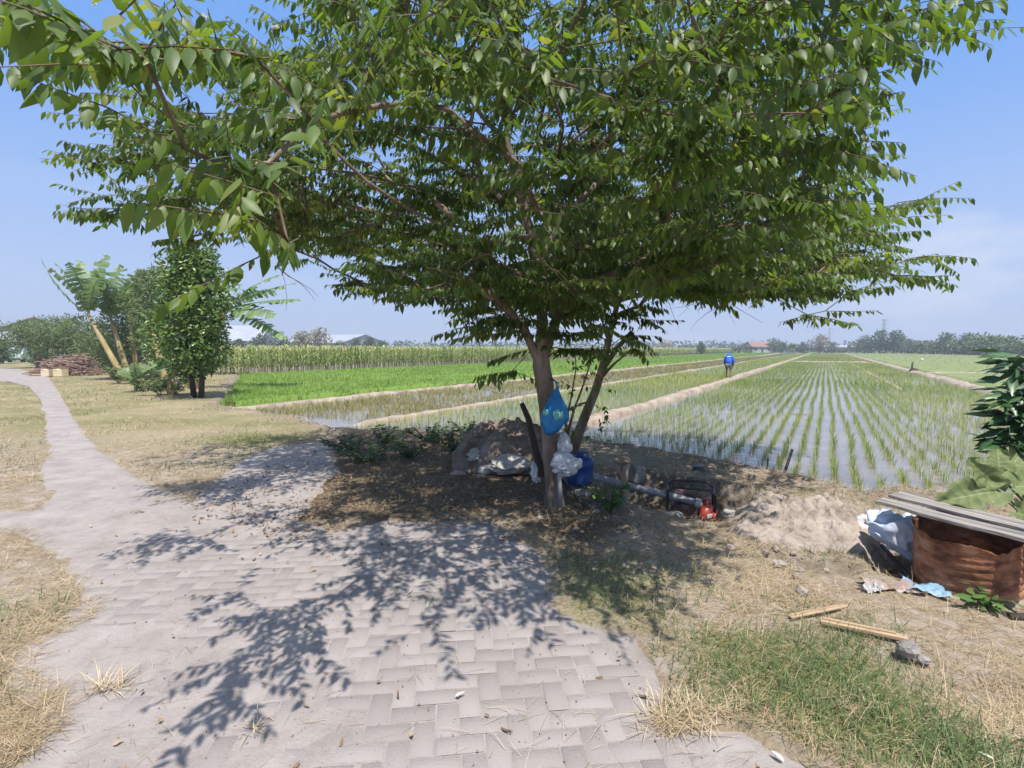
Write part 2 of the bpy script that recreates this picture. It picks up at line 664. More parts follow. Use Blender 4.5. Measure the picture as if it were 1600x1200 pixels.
def ground_mat():
    m = bpy.data.materials.new('ground_soil')
    m.use_nodes = True
    t = m.node_tree
    n, l = t.nodes.new, t.links.new
    b = t.nodes['Principled BSDF']
    b.inputs['Roughness'].default_value = 0.95
    b.inputs['Specular IOR Level'].default_value = 0.1
    c = n('ShaderNodeTexCoord')

    def noise(s, d=6, r=0.6):
        z = n('ShaderNodeTexNoise')
        z.inputs['Scale'].default_value = s
        z.inputs['Detail'].default_value = d
        z.inputs['Roughness'].default_value = r
        l(c.outputs['Object'], z.inputs['Vector'])
        return z.outputs['Fac']

    def ramp(f, cols, a=0.3, e=0.7):
        r = n('ShaderNodeValToRGB')
        el = r.color_ramp.elements
        while len(el) < len(cols): el.new(0.5)
        for i, cc in enumerate(cols):
            el[i].position = a + (e - a) * i / (len(cols) - 1)
            el[i].color = (*cc, 1)
        l(f, r.inputs['Fac'])
        return r.outputs['Color']

    def mix(f, a, bb):
        x = n('ShaderNodeMixRGB')
        l(f, x.inputs[0]); l(a, x.inputs[1]); l(bb, x.inputs[2])
        return x.outputs[0]

    def attr(k):
        a = n('ShaderNodeAttribute')
        a.attribute_name = k
        return a.outputs['Fac']
    fine, mid, big = noise(38), noise(7), noise(0.55)
    straw = ramp(fine, [(0.145, 0.112, 0.074), (0.265, 0.21, 0.14), (0.40, 0.325, 0.22)])
    soil = ramp(mid, [(0.17, 0.13, 0.10), (0.30, 0.25, 0.20), (0.38, 0.32, 0.26)])
    base = mix(ramp(mid, [(0, 0, 0), (1, 1, 1)], 0.4, 0.62), straw, soil)
    lawnc = mix(ramp(big, [(0, 0, 0), (1, 1, 1)], 0.38, 0.6), ramp(fine, [(0.225, 0.185, 0.11), (0.36, 0.30, 0.185)]),
                ramp(fine, [(0.13, 0.13, 0.055), (0.25, 0.23, 0.11)]))
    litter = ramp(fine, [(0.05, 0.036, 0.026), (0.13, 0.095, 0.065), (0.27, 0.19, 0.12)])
    green = ramp(fine, [(0.06, 0.075, 0.025), (0.16, 0.16, 0.06), (0.25, 0.21, 0.11)])
    mud = ramp(mid, [(0.10, 0.08, 0.06), (0.20, 0.165, 0.13), (0.31, 0.26, 0.21)])
    farc = ramp(noise(0.02), [(0.10, 0.14, 0.04), (0.18, 0.2, 0.08)])
    col = mix(attr('lawn'), base, lawnc)
    col = mix(attr('grn'), col, green)
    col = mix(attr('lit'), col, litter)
    col = mix(attr('mud'), col, mud)
    col = mix(attr('far'), col, farc)
    l(col, b.inputs['Base Color'])
    bn = n('ShaderNodeBump')
    bn.inputs['Strength'].default_value = 0.7
    bn.inputs['Distance'].default_value = 0.03
    l(noise(28, 8, 0.7), bn.inputs['Height'])
    l(bn.outputs['Normal'], b.inputs['Normal'])
    return m


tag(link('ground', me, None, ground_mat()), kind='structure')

# ---- the paved path: a dusty bed and herringbone pavers that show through it
M_DUST = mat('path_dust', [(0.225, 0.195, 0.178), (0.30, 0.265, 0.246), (0.365, 0.328, 0.308)], scale=2.2, rough=0.95, bump=0.6, bscale=75, spec=0.1, bdist=0.012, detail=13, nrough=0.78, ramp=(0.34, 0.66))
M_PAVER = mat('paver_concrete', [(0.255, 0.224, 0.21), (0.295, 0.262, 0.246), (0.325, 0.29, 0.274)], scale=30, rough=0.92, bump=0.6, bscale=110, detail=10, nrough=0.75,
              spec=0.12, attr='tint', bdist=0.008)
px_ = np.arange(-14.0, 3.4, 0.06)
py_ = np.arange(0.9, 15.0, 0.06)
X, Y = np.meshgrid(px_, py_)
def dust_h(x, y):
    cover = sstep(0.42, 0.66, fbm(x * 0.8 + 3, y * 0.8, 15)) * 0.0055 + sstep(4.4, 7.0, np.hypot(x + 0.2, y)) * 0.010 + sstep(0.9, 2.6, -x) * 0.0035
    return 0.001 + cover + (fbm(x * 5, y * 5, 16) - 0.5) * 0.007 - sstep(0.02, -0.16, sdf(x, y, PATH)) * 0.06
Hd = dust_h(X, Y)
sd_ = sdf(X, Y, PATH)
nx, ny = len(px_), len(py_)
idx = np.arange(nx * ny).reshape(ny, nx)
Q = np.stack([idx[:-1, :-1], idx[:-1, 1:], idx[1:, 1:], idx[1:, :-1]], 2).reshape(-1, 4)
keep = (sd_ > -0.3).reshape(-1)
Q = Q[keep[Q].all(1)]
used = np.unique(Q)
remap = -np.ones(nx * ny, int)
remap[used] = np.arange(len(used))
V = np.stack([X, Y, Hd], 2).reshape(-1, 3)[used]
tag(link('path', np_mesh('path', V, remap[Q], None, None, smooth=True), None, M_DUST), kind='structure')
# the far lane
fp = [p for p in PATH]
lane_l = G([(81, 682), (77, 660), (63, 625), (45, 605), (15, 597), (-80, 597), (-220, 597)])
lane_r = G([(130, 682), (115, 660), (96, 620), (76, 590), (30, 577), (-80, 573), (-220, 572)])
mb = MB()
for i in range(len(lane_l) - 1):
    mb.add([(*lane_l[i], 0.02), (*lane_r[i], 0.02), (*lane_r[i + 1], 0.02), (*lane_l[i + 1], 0.02)], [(0, 1, 2, 3)])
tag(mb.build('lane', M_DUST), kind='structure')

a = 0.105
ang = R(6)
ca, sa = math.cos(ang), math.sin(ang)
bx = []
for i in range(-75, 60):
    for j in range(-5, 75):
        k = (i - j) % 4
        if k == 0: bx.append((i + 1.0, j + 0.5, 1))
        elif k == 3: bx.append((i + 0.5, j + 1.0, 0))
bx = np.array(bx)
cx = bx[:, 0] * a * ca - bx[:, 1] * a * sa
cyy = bx[:, 0] * a * sa + bx[:, 1] * a * ca + 1.0
cx = cx + (vn(cyy * 0.7, cx * 0.7, 88) - 0.5) * 0.05
k = (sdf(cx, cyy, PATH) > 0.05 + 0.12 * (vn(cx * 3, cyy * 3, 89) - 0.3)) & (np.hypot(cx, cyy) < 7.5) & (np.abs(cx) < cyy * 1.3 + 0.3)
bx, cx, cyy = bx[k], cx[k], cyy[k]
n = len(bx)
rot = ang + rng.normal(0, 0.012, n)
hl = np.where(bx[:, 2] == 1, a - 0.004, a / 2 - 0.004)
hw = np.where(bx[:, 2] == 1, a / 2 - 0.004, a - 0.004)
tx, ty = rng.normal(0, 0.006, n), rng.normal(0, 0.006, n)
zc = 0.0062 + rng.normal(0, 0.0011, n)
VV = []
for (e, dz, s) in ((0, -0.004, 1.0), (1, 0.0, 0.955)):
    for (ux, uy) in ((-1, -1), (1, -1), (1, 1), (-1, 1)):
        lx, ly = ux * (hl - e * 0.0035), uy * (hw - e * 0.0035)
        VV.append(np.stack([cx + lx * np.cos(rot) - ly * np.sin(rot), cyy + lx * np.sin(rot) + ly * np.cos(rot),
                            zc + dz + lx * tx + ly * ty], 1))
V = np.stack(VV, 1).reshape(-1, 3)
b = np.arange(n)[:, None] * 8
Q = np.concatenate([b + np.array(q) for q in ((4, 5, 6, 7), (0, 1, 5, 4), (1, 2, 6, 5), (2, 3, 7, 6), (3, 0, 4, 7))])
tag(link('path_pavers', np_mesh('path_pavers', V, Q, None, {'tint': np.repeat(rng.uniform(0, 1, n), 8)}), None, M_PAVER), kind='structure')


# ---- grit and chips scattered over the path
gd = bmesh.new()
bmesh.ops.create_icosphere(gd, subdivisions=1, radius=1)
gv = np.array([v.co[:] for v in gd.verts]); gf = np.array([[v.index for v in f.verts] for f in gd.faces])
gd.free()
n = 5200
gdist = 1.6 * (9 / 1.6) ** rng.random(n)
gxx = gdist * rng.uniform(-1.1, 0.6, n)
kk_ = (sdf(gxx, gdist, PATH) > -0.1)
gxx, gdist = gxx[kk_], gdist[kk_]
n = len(gxx)
gr = 0.0010 + 0.0045 * rng.random(n) ** 5
VV = gv[None] * gr[:, None, None] * rng.uniform(0.6, 1.4, (n, 1, 3)) + np.stack([gxx, gdist, np.full(n, 0.0105)], 1)[:, None]
tag(link('grit', np_mesh('grit', VV.reshape(-1, 3), None, ((np.arange(n) * len(gv))[:, None, None] + gf[None]).reshape(-1, 3), {'tint': np.repeat(rng.random(n), len(gv))}), None,
         mat('grit', [(0.12, 0.095, 0.075), (0.26, 0.21, 0.165), (0.42, 0.37, 0.31)], attr='tint', rough=0.9)), 'fine grit and chips scattered over the paved path', 'grit', kind='stuff')

# ---- flooded paddies
def water_mat():
    m = bpy.data.materials.new('paddy_water')
    m.use_nodes = True
    t = m.node_tree
    n, l = t.nodes.new, t.links.new
    b = t.nodes['Principled BSDF']
    b.inputs['Roughness'].default_value = 0.06
    b.inputs['Specular IOR Level'].default_value = 0.5
    c = n('ShaderNodeTexCoord')
    z = n('ShaderNodeTexNoise')
    z.inputs['Scale'].default_value = 0.9
    z.inputs['Detail'].default_value = 6
    l(c.outputs['Object'], z.inputs['Vector'])
    r = n('ShaderNodeValToRGB')
    r.color_ramp.elements[0].position = 0.35
    r.color_ramp.elements[0].color = (0.17, 0.145, 0.12, 1)
    r.color_ramp.elements[1].position = 0.65
    r.color_ramp.elements[1].color = (0.25, 0.215, 0.185, 1)
    l(z.outputs['Fac'], r.inputs['Fac'])
    l(r.outputs['Color'], b.inputs['Base Color'])
    z2 = n('ShaderNodeTexNoise')
    z2.inputs['Scale'].default_value = 7
    z2.inputs['Detail'].default_value = 3
    l(c.outputs['Object'], z2.inputs['Vector'])
    bn = n('ShaderNodeBump')
    bn.inputs['Strength'].default_value = 0.10
    bn.inputs['Distance'].default_value = 0.02
    l(z2.outputs['Fac'], bn.inputs['Height'])
    l(bn.outputs['Normal'], b.inputs['Normal'])
    return m


wp = [(x, float(yb(x)) - 0.35) for x in (-9.0, -5.5, -3.7, -1, 0.8, 2.2, 3.4, 4.0, 5.1, 12, 16)]
s_end, t0, t1 = 235, -15.2, 6.2
wp += [(UX * 3 + VX * t1, UY * 3 + VY * t1)] if False else []
wp += [(16 + 0.61 * 0, 4.6), (UX * s_end + VX * 8, UY * s_end + VY * 8), (UX * s_end + VX * t0, UY * s_end + VY * t0)]
mb = MB().add([(x, y, WATER_Z) for x, y in wp], [tuple(range(len(wp)))])
tag(mb.build('paddy_water', water_mat()), kind='structure')

# ---- low earth bunds between the fields
M_BUND = mat('bund_earth', [(0.20, 0.155, 0.115), (0.34, 0.275, 0.215), (0.44, 0.37, 0.30)], scale=2.4, rough=0.95, bump=0.8, bscale=14, spec=0.1, bdist=0.05)


def strip(name, P0, P1, wd, h0, h1, seed, wob=0.12, step0=0.14):
    P0, P1 = np.array(P0, float), np.array(P1, float)
    Ln = np.linalg.norm(P1 - P0)
    s = [0.0]
    st = step0
    while s[-1] < Ln:
        st = max(step0, s[-1] * 0.018)
        s.append(s[-1] + st)
    s = np.array(s)
    d = (P1 - P0) / Ln
    nn = np.array([-d[1], d[0]])
    prof = np.array([(-1.0, 0), (-0.72, 0.72), (-0.4, 0.98), (0, 1.0), (0.4, 0.98), (0.72, 0.72), (1.0, 0)])
    S, K = np.meshgrid(s, np.arange(len(prof)), indexing='ij')
    wv = wd / 2 * (1 + (fbm(S * 0.9, S * 0 + seed, seed) - 0.5) * 0.7 + (fbm(S * 3, K * 9.0, seed + 5) - 0.5) * 0.4)
    off = prof[K, 0] * wv + (fbm(S * 0.35, S * 0, seed + 2) - 0.5) * wob * 4
    z = h0 + (h1 - h0) * prof[K, 1] * (0.80 + 0.4 * fbm(S * 2.2, K * 3.3, seed + 3)) * sstep(-0.05, 1.2, S) * sstep(-0.05, 1.2, Ln - S)
    V = np.stack([P0[0] + d[0] * S + nn[0] * off, P0[1] + d[1] * S + nn[1] * off, z], 2).reshape(-1, 3)
    m, q = len(s), len(prof)
    idx = np.arange(m * q).reshape(m, q)
    Q = np.stack([idx[:-1, 1:], idx[:-1, :-1], idx[1:, :-1], idx[1:, 1:]], 2).reshape(-1, 4)
    return tag(link(name, np_mesh(name, V, Q, None, None, smooth=True), None, M_BUND), kind='structure')


def UV(s, t):
    return (UX * s + VX * t, UY * s + VY * t)


strip('bund', UV(7.6, -4.95), UV(240, -4.95), 0.52, -0.30, -0.03, 3)
strip('bund', UV(8.0, -9.7), UV(240, -9.7), 0.42, -0.30, -0.08, 13)
strip('bund', UV(6.0, -15.3), UV(240, -15.3), 0.6, -0.30, -0.07, 23)
strip('bund', UV(5, 5.95), UV(240, 5.95), 0.95, -0.30, 0.0, 33)
sx = gp(1430, 583, -0.05)
strip('bund', (sx.x, sx.y), (sx.x + 40, sx.y - 1.5), 0.35, -0.3, 0.03, 43, 0.05)
strip('bund', UV(82, -4.5), UV(82, 5.7), 0.5, -0.3, 0.0, 53, 0.05)
strip('bund', UV(29, 3.0), UV(120, 2.6), 0.3, -0.3, -0.12, 57, 0.06)

# ================================================================== GROUND COVER
M_STRAW = mat('dry_straw', [(0.15, 0.105, 0.06), (0.36, 0.265, 0.15), (0.53, 0.415, 0.255), (0.68, 0.57, 0.40)], scale=2, rough=0.7, attr='tint', spec=0.25, transl=0.15)
M_GRASS = mat('green_grass', [(0.045, 0.075, 0.022), (0.085, 0.14, 0.045), (0.15, 0.20, 0.07), (0.30, 0.29, 0.13)], scale=2, rough=0.6, attr='tint', transl=0.25)
M_LITTER = mat('dead_leaf', [(0.07, 0.045, 0.03), (0.17, 0.105, 0.06), (0.32, 0.22, 0.13), (0.45, 0.36, 0.25)], scale=3, rough=0.8, attr='tint', spec=0.2)


def scatter(n, d0, d1, spread=1.12):
    d = d0 * (d1 / d0) ** rng.uniform(0, 1, n)
    x = d * rng.uniform(-spread, spread, n)
    return x, d


# straw, lying flat
x, y = scatter(340000, 1.25, 34)
sp = sdf(x, y, PATH)
patch = fbm(x * 1.1, y * 1.1, 101)
ok = (landmask(x, y) > 0.05) & (sdf(x, y, PIT) < 0.0) & (sdf(x, y, DITCH) < 0.02)
edge = (sp < -0.02 + (patch - 0.5) * 0.5) | (rng.random(len(x)) < 0.008)
g_in = np.maximum(sdf(x, y, GREEN), sdf(x, y, GREEN2) * 0.8)
dens = 0.22 + 1.5 * sstep(0.36, 0.6, patch)
dens = np.where(sdf(x, y, LITTER) > 0, dens * 0.30, dens)
dens = np.where(g_in > 0, dens * 0.75, dens)
dens = np.where(y > 8, dens * 0.8, dens)
dens = np.where((x > 0.2) & (y < 5.2), dens * 1.35, dens)
ok &= edge & (rng.uniform(0, 1.7, len(x)) < dens)
x, y = x[ok], y[ok]
n = len(x)
sc = np.clip(y / 5.0, 0.8, 5)
P = np.stack([x, y, np.where(sdf(x, y, PATH) > 0.03, 0.012, ground_h(x, y)) + rng.uniform(0.0, 0.022, n) * (sdf(x, y, PATH) < 0.05)], 1)
az = rng.normal(0.35, 0.9, n) + np.where(rng.random(n) < 0.5, math.pi, 0)
tagtint = np.clip(rng.normal(0.55, 0.22, n) + (vn(x * 1.5, y * 1.5, 7) - 0.5) * 0.4, 0, 1)
o = blade_obj('dry_grass', P, az, rng.uniform(0.05, 0.19, n) * (0.8 + 0.2 * sc), np.clip(rng.normal(1.36, 0.2, n), 0.4, 1.52), rng.uniform(0.0014, 0.0034, n) * sc,
              rng.uniform(0.0, 0.35, n), tagtint, M_STRAW)
tag(o, 'dry straw-coloured grass strewn over the path verges', 'dry grass', kind='stuff')

# green grass, short and matted
x, y = scatter(200000, 1.25, 32)
sp = sdf(x, y, PATH)
ok = (landmask(x, y) > 0.1) & (sdf(x, y, PIT) < 0.0) & (sdf(x, y, DITCH) < 0.0) & (sp < -0.05)
g1 = sstep(-0.35, 0.25, sdf(x, y, GREEN) + (vn(x * 2, y * 2, 55) - 0.5) * 0.5)
g2 = sstep(-0.3, 0.2, sdf(x, y, GREEN2) + (vn(x * 3, y * 3, 56) - 0.5) * 0.5) * 0.55
g3 = sstep(-0.4, 0.8, sdf(x, y, GREEN3)) * 0.8
g4 = sstep(0.50, 0.66, fbm(x * 0.7, y * 0.7, 57)) * np.where(x < -1.2, 0.55, 0.35)
pr = np.maximum(np.maximum(g1, g2), np.maximum(g3, g4)) * np.where(sdf(x, y, LITTER) > -0.1, 0.35, 1) * 0.8
ok &= rng.random(len(x)) < pr
x, y, pr = x[ok], y[ok], pr[ok]
n = len(x)
sc = np.clip(y / 5.0, 1, 4)
P = np.stack([x, y, ground_h(x, y) - 0.005], 1)
tt = np.clip(rng.normal(0.42, 0.22, n) + np.where(x < -1.2, 0.25, 0), 0, 1)
o = blade_obj('green_grass', P, rng.normal(0.5, 1.3, n), rng.uniform(0.05, 0.15, n), np.clip(rng.normal(0.8, 0.32, n), 0, 1.4), rng.uniform(0.003, 0.006, n) * sc,
              rng.uniform(0, 0.8, n), tt, M_GRASS)
tag(o, 'short green grass growing in matted patches beside the path', 'grass', kind='stuff')

# dead leaves under the tree, a few blown over the pavers
lx, ly = scatter(26000, 1.6, 12, 0.9)
ins = sdf(lx, ly, LITTER) + (vn(lx * 2, ly * 2, 77) - 0.5) * 0.8
sp = sdf(lx, ly, PATH)
ok = ((ins > 0) & (rng.random(len(lx)) < 0.75)) | ((sp > 0) & (rng.random(len(lx)) < 0.005)) | ((ins > -0.6) & (rng.random(len(lx)) < 0.06))
ok &= sdf(lx, ly, PIT) < 0.02
lx, ly = lx[ok], ly[ok]
n = len(lx)
T = np.stack([rng.normal(size=n), rng.normal(size=n), rng.normal(0, 0.18, n)], 1)
Nn = np.stack([rng.normal(0, 0.3, n), rng.normal(0, 0.3, n), np.ones(n)], 1)
P = np.stack([lx, ly, np.maximum(ground_h(lx, ly), np.where(sdf(lx, ly, PATH) > 0, 0.012, -9)) + rng.uniform(0.003, 0.02, n)], 1)
V, q, t = leaf_arrays(P, T, Nn, rng.uniform(0.025, 0.07, n), rng.uniform(0.010, 0.024, n), fold=0.3, droop=-0.15)
o = link('leaf_litter', np_mesh('leaf_litter', V, q, t, {'tint': np.repeat(np.clip(rng.normal(0.45, 0.28, n), 0, 1), 11)}), None, M_LITTER)
tag(o, 'brown dead leaves littering the shaded ground under the tree', 'leaf litter', kind='stuff')


# ================================================================== RICE AND CORN
def rice_mat(name, cols, tr=0.3):
    return mat(name, cols, scale=0.35, rough=0.55, attr='tint', transl=tr, spec=0.3)


M_RICE = rice_mat('rice_leaf', [(0.15, 0.215, 0.05), (0.25, 0.325, 0.075), (0.35, 0.40, 0.115), (0.46, 0.45, 0.18)])
M_RICEB = rice_mat('rice_leaf_bright', [(0.14, 0.235, 0.04), (0.205, 0.32, 0.055), (0.27, 0.385, 0.08), (0.34, 0.43, 0.11)])
M_RICEF = rice_mat('rice_leaf_far', [(0.22, 0.265, 0.095), (0.28, 0.325, 0.11), (0.34, 0.375, 0.14), (0.40, 0.40, 0.18)])
M_RICEY = rice_mat('rice_leaf_yellow', [(0.16, 0.17, 0.05), (0.28, 0.27, 0.09), (0.38, 0.34, 0.14), (0.42, 0.36, 0.18)])


def clumps(cx_, cy_, nb, h, wdt, tint, zbase, spread=0.03, lean=0.28):
    n = len(cx_)
    cx2, cy2 = np.repeat(cx_, nb), np.repeat(cy_, nb)
    m = n * nb
    az = rng.uniform(0, 2 * math.pi, m)
    rr = spread * np.sqrt(rng.random(m))
    wd = np.repeat(np.broadcast_to(wdt, (n,)), nb)
    sp2 = np.maximum(rr, wd * 0.3)
    P = np.stack([cx2 + np.cos(az) * sp2, cy2 + np.sin(az) * sp2, np.full(m, zbase)], 1)
    Lh = np.repeat(np.broadcast_to(h, (n,)), nb) * rng.uniform(0.65, 1.15, m)
    tt = np.clip(np.repeat(tint, nb) + rng.normal(0, 0.14, m), 0, 1)
    return P, az, Lh, np.abs(rng.normal(lean, 0.16, m)), wd, rng.uniform(0.05, 0.6, m), tt


def visible(x, y, mg=60):
    a_, b_ = project(np.stack([x, y, np.full(len(x), -0.1)], 1))
    return (y > 0.5) & (a_ > -mg) & (a_ < 1600 + mg)


# the big paddy: rows run along U
rows = np.arange(-4.25, 5.5, 0.262)
pts = []
for r in rows:
    s = [2.0]
    while s[-1] < 228:
        s.append(s[-1] + (0.15 if s[-1] < 34 else 0.30 if s[-1] < 80 else 0.7))
    s = np.array(s)
    pts.append(np.stack([s, np.full(len(s), r)], 1))
pts = np.concatenate(pts)
pts[:, 0] += rng.normal(0, 0.025, len(pts))
pts[:, 1] += rng.normal(0, 0.012, len(pts)) + (fbm(pts[:, 0] * 0.3, pts[:, 1] * 2.0 + 1.0, 4) - 0.5) * 0.16
x = UX * pts[:, 0] + VX * pts[:, 1]
y = UY * pts[:, 0] + VY * pts[:, 1]
k = (y > yb(x) + 0.22) & visible(x, y) & (rng.random(len(x)) > 0.10 + 0.35 * (fbm(x * 0.7, y * 0.7, 8) > 0.58))
x, y, pt = x[k], y[k], pts[k]
tint0 = np.clip(0.42 + (fbm(x * 0.22, y * 0.22, 12) - 0.5) * 0.9 + 0.10 * (pt[:, 1] > 2.5), 0, 1)
o_ = np.argsort(y + 0.15 * np.abs(x))
ind, rest = o_[:300], o_[300:]
RICE_GRP = 'rice clumps planted in rows in the flooded paddy'
variants = []
for kv in range(5):
    a_ = clumps(np.zeros(1), np.zeros(1), 11, np.array([0.25]), np.array([0.0075]), np.array([0.35 + 0.06 * kv]), 0.0, 0.03)
    V, q, t = blades(*a_[:6])
    variants.append(np_mesh('rice_clump', V, q, t, {'tint': np.repeat(a_[6], 5)}))
    variants[-1].materials.append(M_RICE)
for i in ind:
    ob = bpy.data.objects.new('rice_clump', variants[random.randrange(5)])
    COL.objects.link(ob)
    s_ = random.uniform(0.75, 1.15)
    ob.location = (x[i], y[i], WATER_Z - 0.03)
    ob.rotation_euler = (0, 0, random.uniform(0, 6.28))
    ob.scale = (s_, s_, s_ * random.uniform(0.85, 1.15))
    tag(ob, 'short green rice clump in a row of the big flooded paddy near the bank', 'rice plant', RICE_GRP)
xr, yr, tr_ = x[rest], y[rest], tint0[rest]
nearm = yr < 26
midm = (yr >= 26) & (yr < 70)
farm = yr >= 70
prt = []
for msk, nb, wv, sprd, hh in ((nearm, 9, 0.0075, 0.03, 0.24), (midm, 6, 0.016, 0.04, 0.25), (farm, 4, 0.05, 0.1, 0.26)):
    prt.append(clumps(xr[msk], yr[msk], nb, hh, wv, tr_[msk], WATER_Z - 0.03, sprd))
C_ = [np.concatenate([p[i] for p in prt]) for i in range(7)]
tag(blade_obj('rice', *C_[:6], C_[6], M_RICE), 'rows of young rice standing in the big flooded paddy', 'rice', kind='stuff')

# the narrow flooded paddy left of the bund
rows = np.arange(-9.35, -5.0, 0.24)
pts = []
for r in rows:
    s = [7.0]
    while s[-1] < 228:
        s.append(s[-1] + (0.16 if s[-1] < 40 else 0.45 if s[-1] < 100 else 1.1))
    pts.append(np.stack([np.array(s), np.full(len(s), r)], 1))
pts = np.concatenate(pts) + rng.normal(0, 0.025, (sum(map(len, pts)), 2))
x = UX * pts[:, 0] + VX * pts[:, 1]
y = UY * pts[:, 0] + VY * pts[:, 1]
k = (y > yb(x) + 0.2) & visible(x, y) & (rng.random(len(x)) > 0.12)
x, y = x[k], y[k]
tn = np.clip(0.55 + (fbm(x * 0.3, y * 0.3, 19) - 0.5) * 0.9, 0, 1)
prt = []
for msk, nb, wv, sprd in ((y < 26, 8, 0.008, 0.03), ((y >= 26) & (y < 70), 5, 0.018, 0.05), (y >= 70, 4, 0.06, 0.12)):
    prt.append(clumps(x[msk], y[msk], nb, 0.25, wv, tn[msk], WATER_Z - 0.03, sprd))
C_ = [np.concatenate([p[i] for p in prt]) for i in range(7)]
tag(blade_obj('rice', *C_[:6], C_[6], M_RICE), 'pale green rice in the narrow flooded paddy left of the dirt bund', 'rice', kind='stuff')

# sparse yellowing seedlings on wet mud
s = rng.uniform(9, 130, 15000) ** 1.0
tt_ = rng.uniform(-15.0, -10.0, 15000)
s = 9 * (140 / 9) ** rng.uniform(0, 1, 15000)
tt_ = np.round(tt_ / 0.26) * 0.26 + rng.normal(0, 0.02, 15000)
x, y = UX * s + VX * tt_, UY * s + VY * tt_
k = (y > yb(x) + 0.1) & visible(x, y) & (rng.random(15000) < 0.35 + 0.5 * sstep(0.4, 0.6, fbm(x * 0.4, y * 0.4, 29)))
x, y = x[k], y[k]
a_ = clumps(x, y, 6, 0.20, np.clip(y * 0.0006, 0.008, 0.05), np.clip(rng.normal(0.45, 0.2, len(x)), 0, 1), WATER_Z - 0.04, 0.04)
tag(blade_obj('rice', *a_[:6], a_[6], M_RICEY), 'sparse yellowing rice seedlings on a strip of pale wet mud', 'rice', kind='stuff')


def canopy(name, t0, t1, s0, s1, z, m, seed, label, dens, hgt, cm, clipland=True):
    ss = [s0]
    while ss[-1] < s1:
        ss.append(ss[-1] + max(0.22, (ss[-1] - s0 + 8) * 0.022))
    tv = [t0]
    while tv[-1] < t1:
        tv.append(tv[-1] + max(0.3, (tv[-1] - max(t0, -40) + 4) * 0.02 if t1 > 60 else 0.3))
    S, T_ = np.meshgrid(np.array(ss), np.clip(np.array(tv), t0, t1), indexing='ij')
    x, y = UX * S + VX * T_, UY * S + VY * T_
    z_ = z + (fbm(x * 1.8, y * 1.8, seed) - 0.5) * 0.16
    m_, q_ = S.shape
    idx = np.arange(m_ * q_).reshape(m_, q_)
    z_[:, 0] = z_[:, -1] = -0.28
    z_[0, :] = z_[-1, :] = -0.28
    Q = np.stack([idx[:-1, :-1], idx[:-1, 1:], idx[1:, 1:], idx[1:, :-1]], 2).reshape(-1, 4)
    V = np.stack([x, y, z_], 2).reshape(-1, 3)
    if clipland:
        kk = (V[:, 1] > yb(V[:, 0]) + 0.1)
        Q = Q[kk[Q].all(1)]
    tint = np.clip(0.35 + (fbm(V[:, 0] * 0.5, V[:, 1] * 0.5, seed + 3) - 0.5) * 0.6, 0, 1)
    n = dens
    u1 = rng.uniform(0, 1, n)
    s = (s0 + 4) * ((s1) / (s0 + 4)) ** u1
    t = rng.uniform(t0, t1, n)
    bx_, by_ = UX * s + VX * t, UY * s + VY * t
    k = visible(bx_, by_) & ((by_ > yb(bx_) + 0.05) | (not clipland))
    bx_, by_ = bx_[k], by_[k]
    a_ = clumps(bx_, by_, 5, hgt, np.clip(by_ * 0.0009, 0.012, 0.12), np.clip(0.5 + (fbm(bx_ * 0.35, by_ * 0.35, seed + 4) - 0.5) * 0.8, 0, 1), z - 0.12, 0.06, lean=0.35)
    Vb, qb, tb = blades(*a_[:6])
    VV, QQ, TT, AA = merge_meshes([(V, Q, None, tint), (Vb, qb, tb, np.repeat(a_[6], 5))])
    return tag(link(name, np_mesh(name, VV, QQ, TT, {'tint': AA}), None, m), label, cm, kind='stuff')


canopy('rice', -32.6, -15.75, 3, 236, 0.04, M_RICEB, 201, 'dense bright green rice in front of the tall corn', 42000, 0.30, 'rice')
canopy('rice', 6.5, 190, 2, 236, -0.02, M_RICEF, 211, 'green rice field beyond the right-hand dirt bund', 42000, 0.24, 'rice', clipland=True)

# ---- corn
M_CORN = mat('corn_leaf', [(0.17, 0.25, 0.075), (0.28, 0.37, 0.12), (0.43, 0.46, 0.19), (0.60, 0.52, 0.29)], scale=1.5, rough=0.6, attr='tint', transl=0.25, objrand=0.25)
M_TASSEL = mat('corn_tassel', [(0.64, 0.48, 0.27), (0.74, 0.60, 0.38)], scale=4, rough=0.8, transl=0.2, objrand=0.3)


def corn_arrays(seed, h=2.05):
    r = np.random.default_rng(seed)
    parts = []
    n = 11
    hh = np.linspace(0.25, 0.86, n) * h
    az = np.where(np.arange(n) % 2 == 0, 0, math.pi) + r.normal(0, 0.5, n) + r.uniform(0, 6)
    P = np.stack([np.zeros(n), np.zeros(n), hh], 1)
    tl = np.clip(0.72 - hh / h * 0.55 + r.normal(0, 0.12, n), 0, 1)
    V, q, t = blades(P, az, r.uniform(0.55, 0.85, n), r.uniform(0.45, 0.8, n), np.full(n, 0.09), r.uniform(0.7, 1.5, n))
    parts.append((V, q, t, np.repeat(tl, 5)))
    mbx = MB().tube([(0, 0, 0), (0.01, 0, h * 0.5), (0, 0.01, h * 0.9)], [0.017, 0.014, 0.007], 5)
    Vs = np.array(mbx.v)
    qs = [f for f in mbx.f if len(f) == 4]
    parts.append((Vs, np.array(qs), None, np.full(len(Vs), 0.55)))
    m = 6
    Pt = np.stack([np.zeros(m), np.zeros(m), np.full(m, h * 0.88)], 1)
    Vt, qt, tt = blades(Pt, r.uniform(0, 6.28, m), r.uniform(0.22, 0.34, m), r.uniform(0.05, 0.5, m), np.full(m, 0.04), r.uniform(0.1, 0.6, m))
    return parts, (Vt, qt, tt)


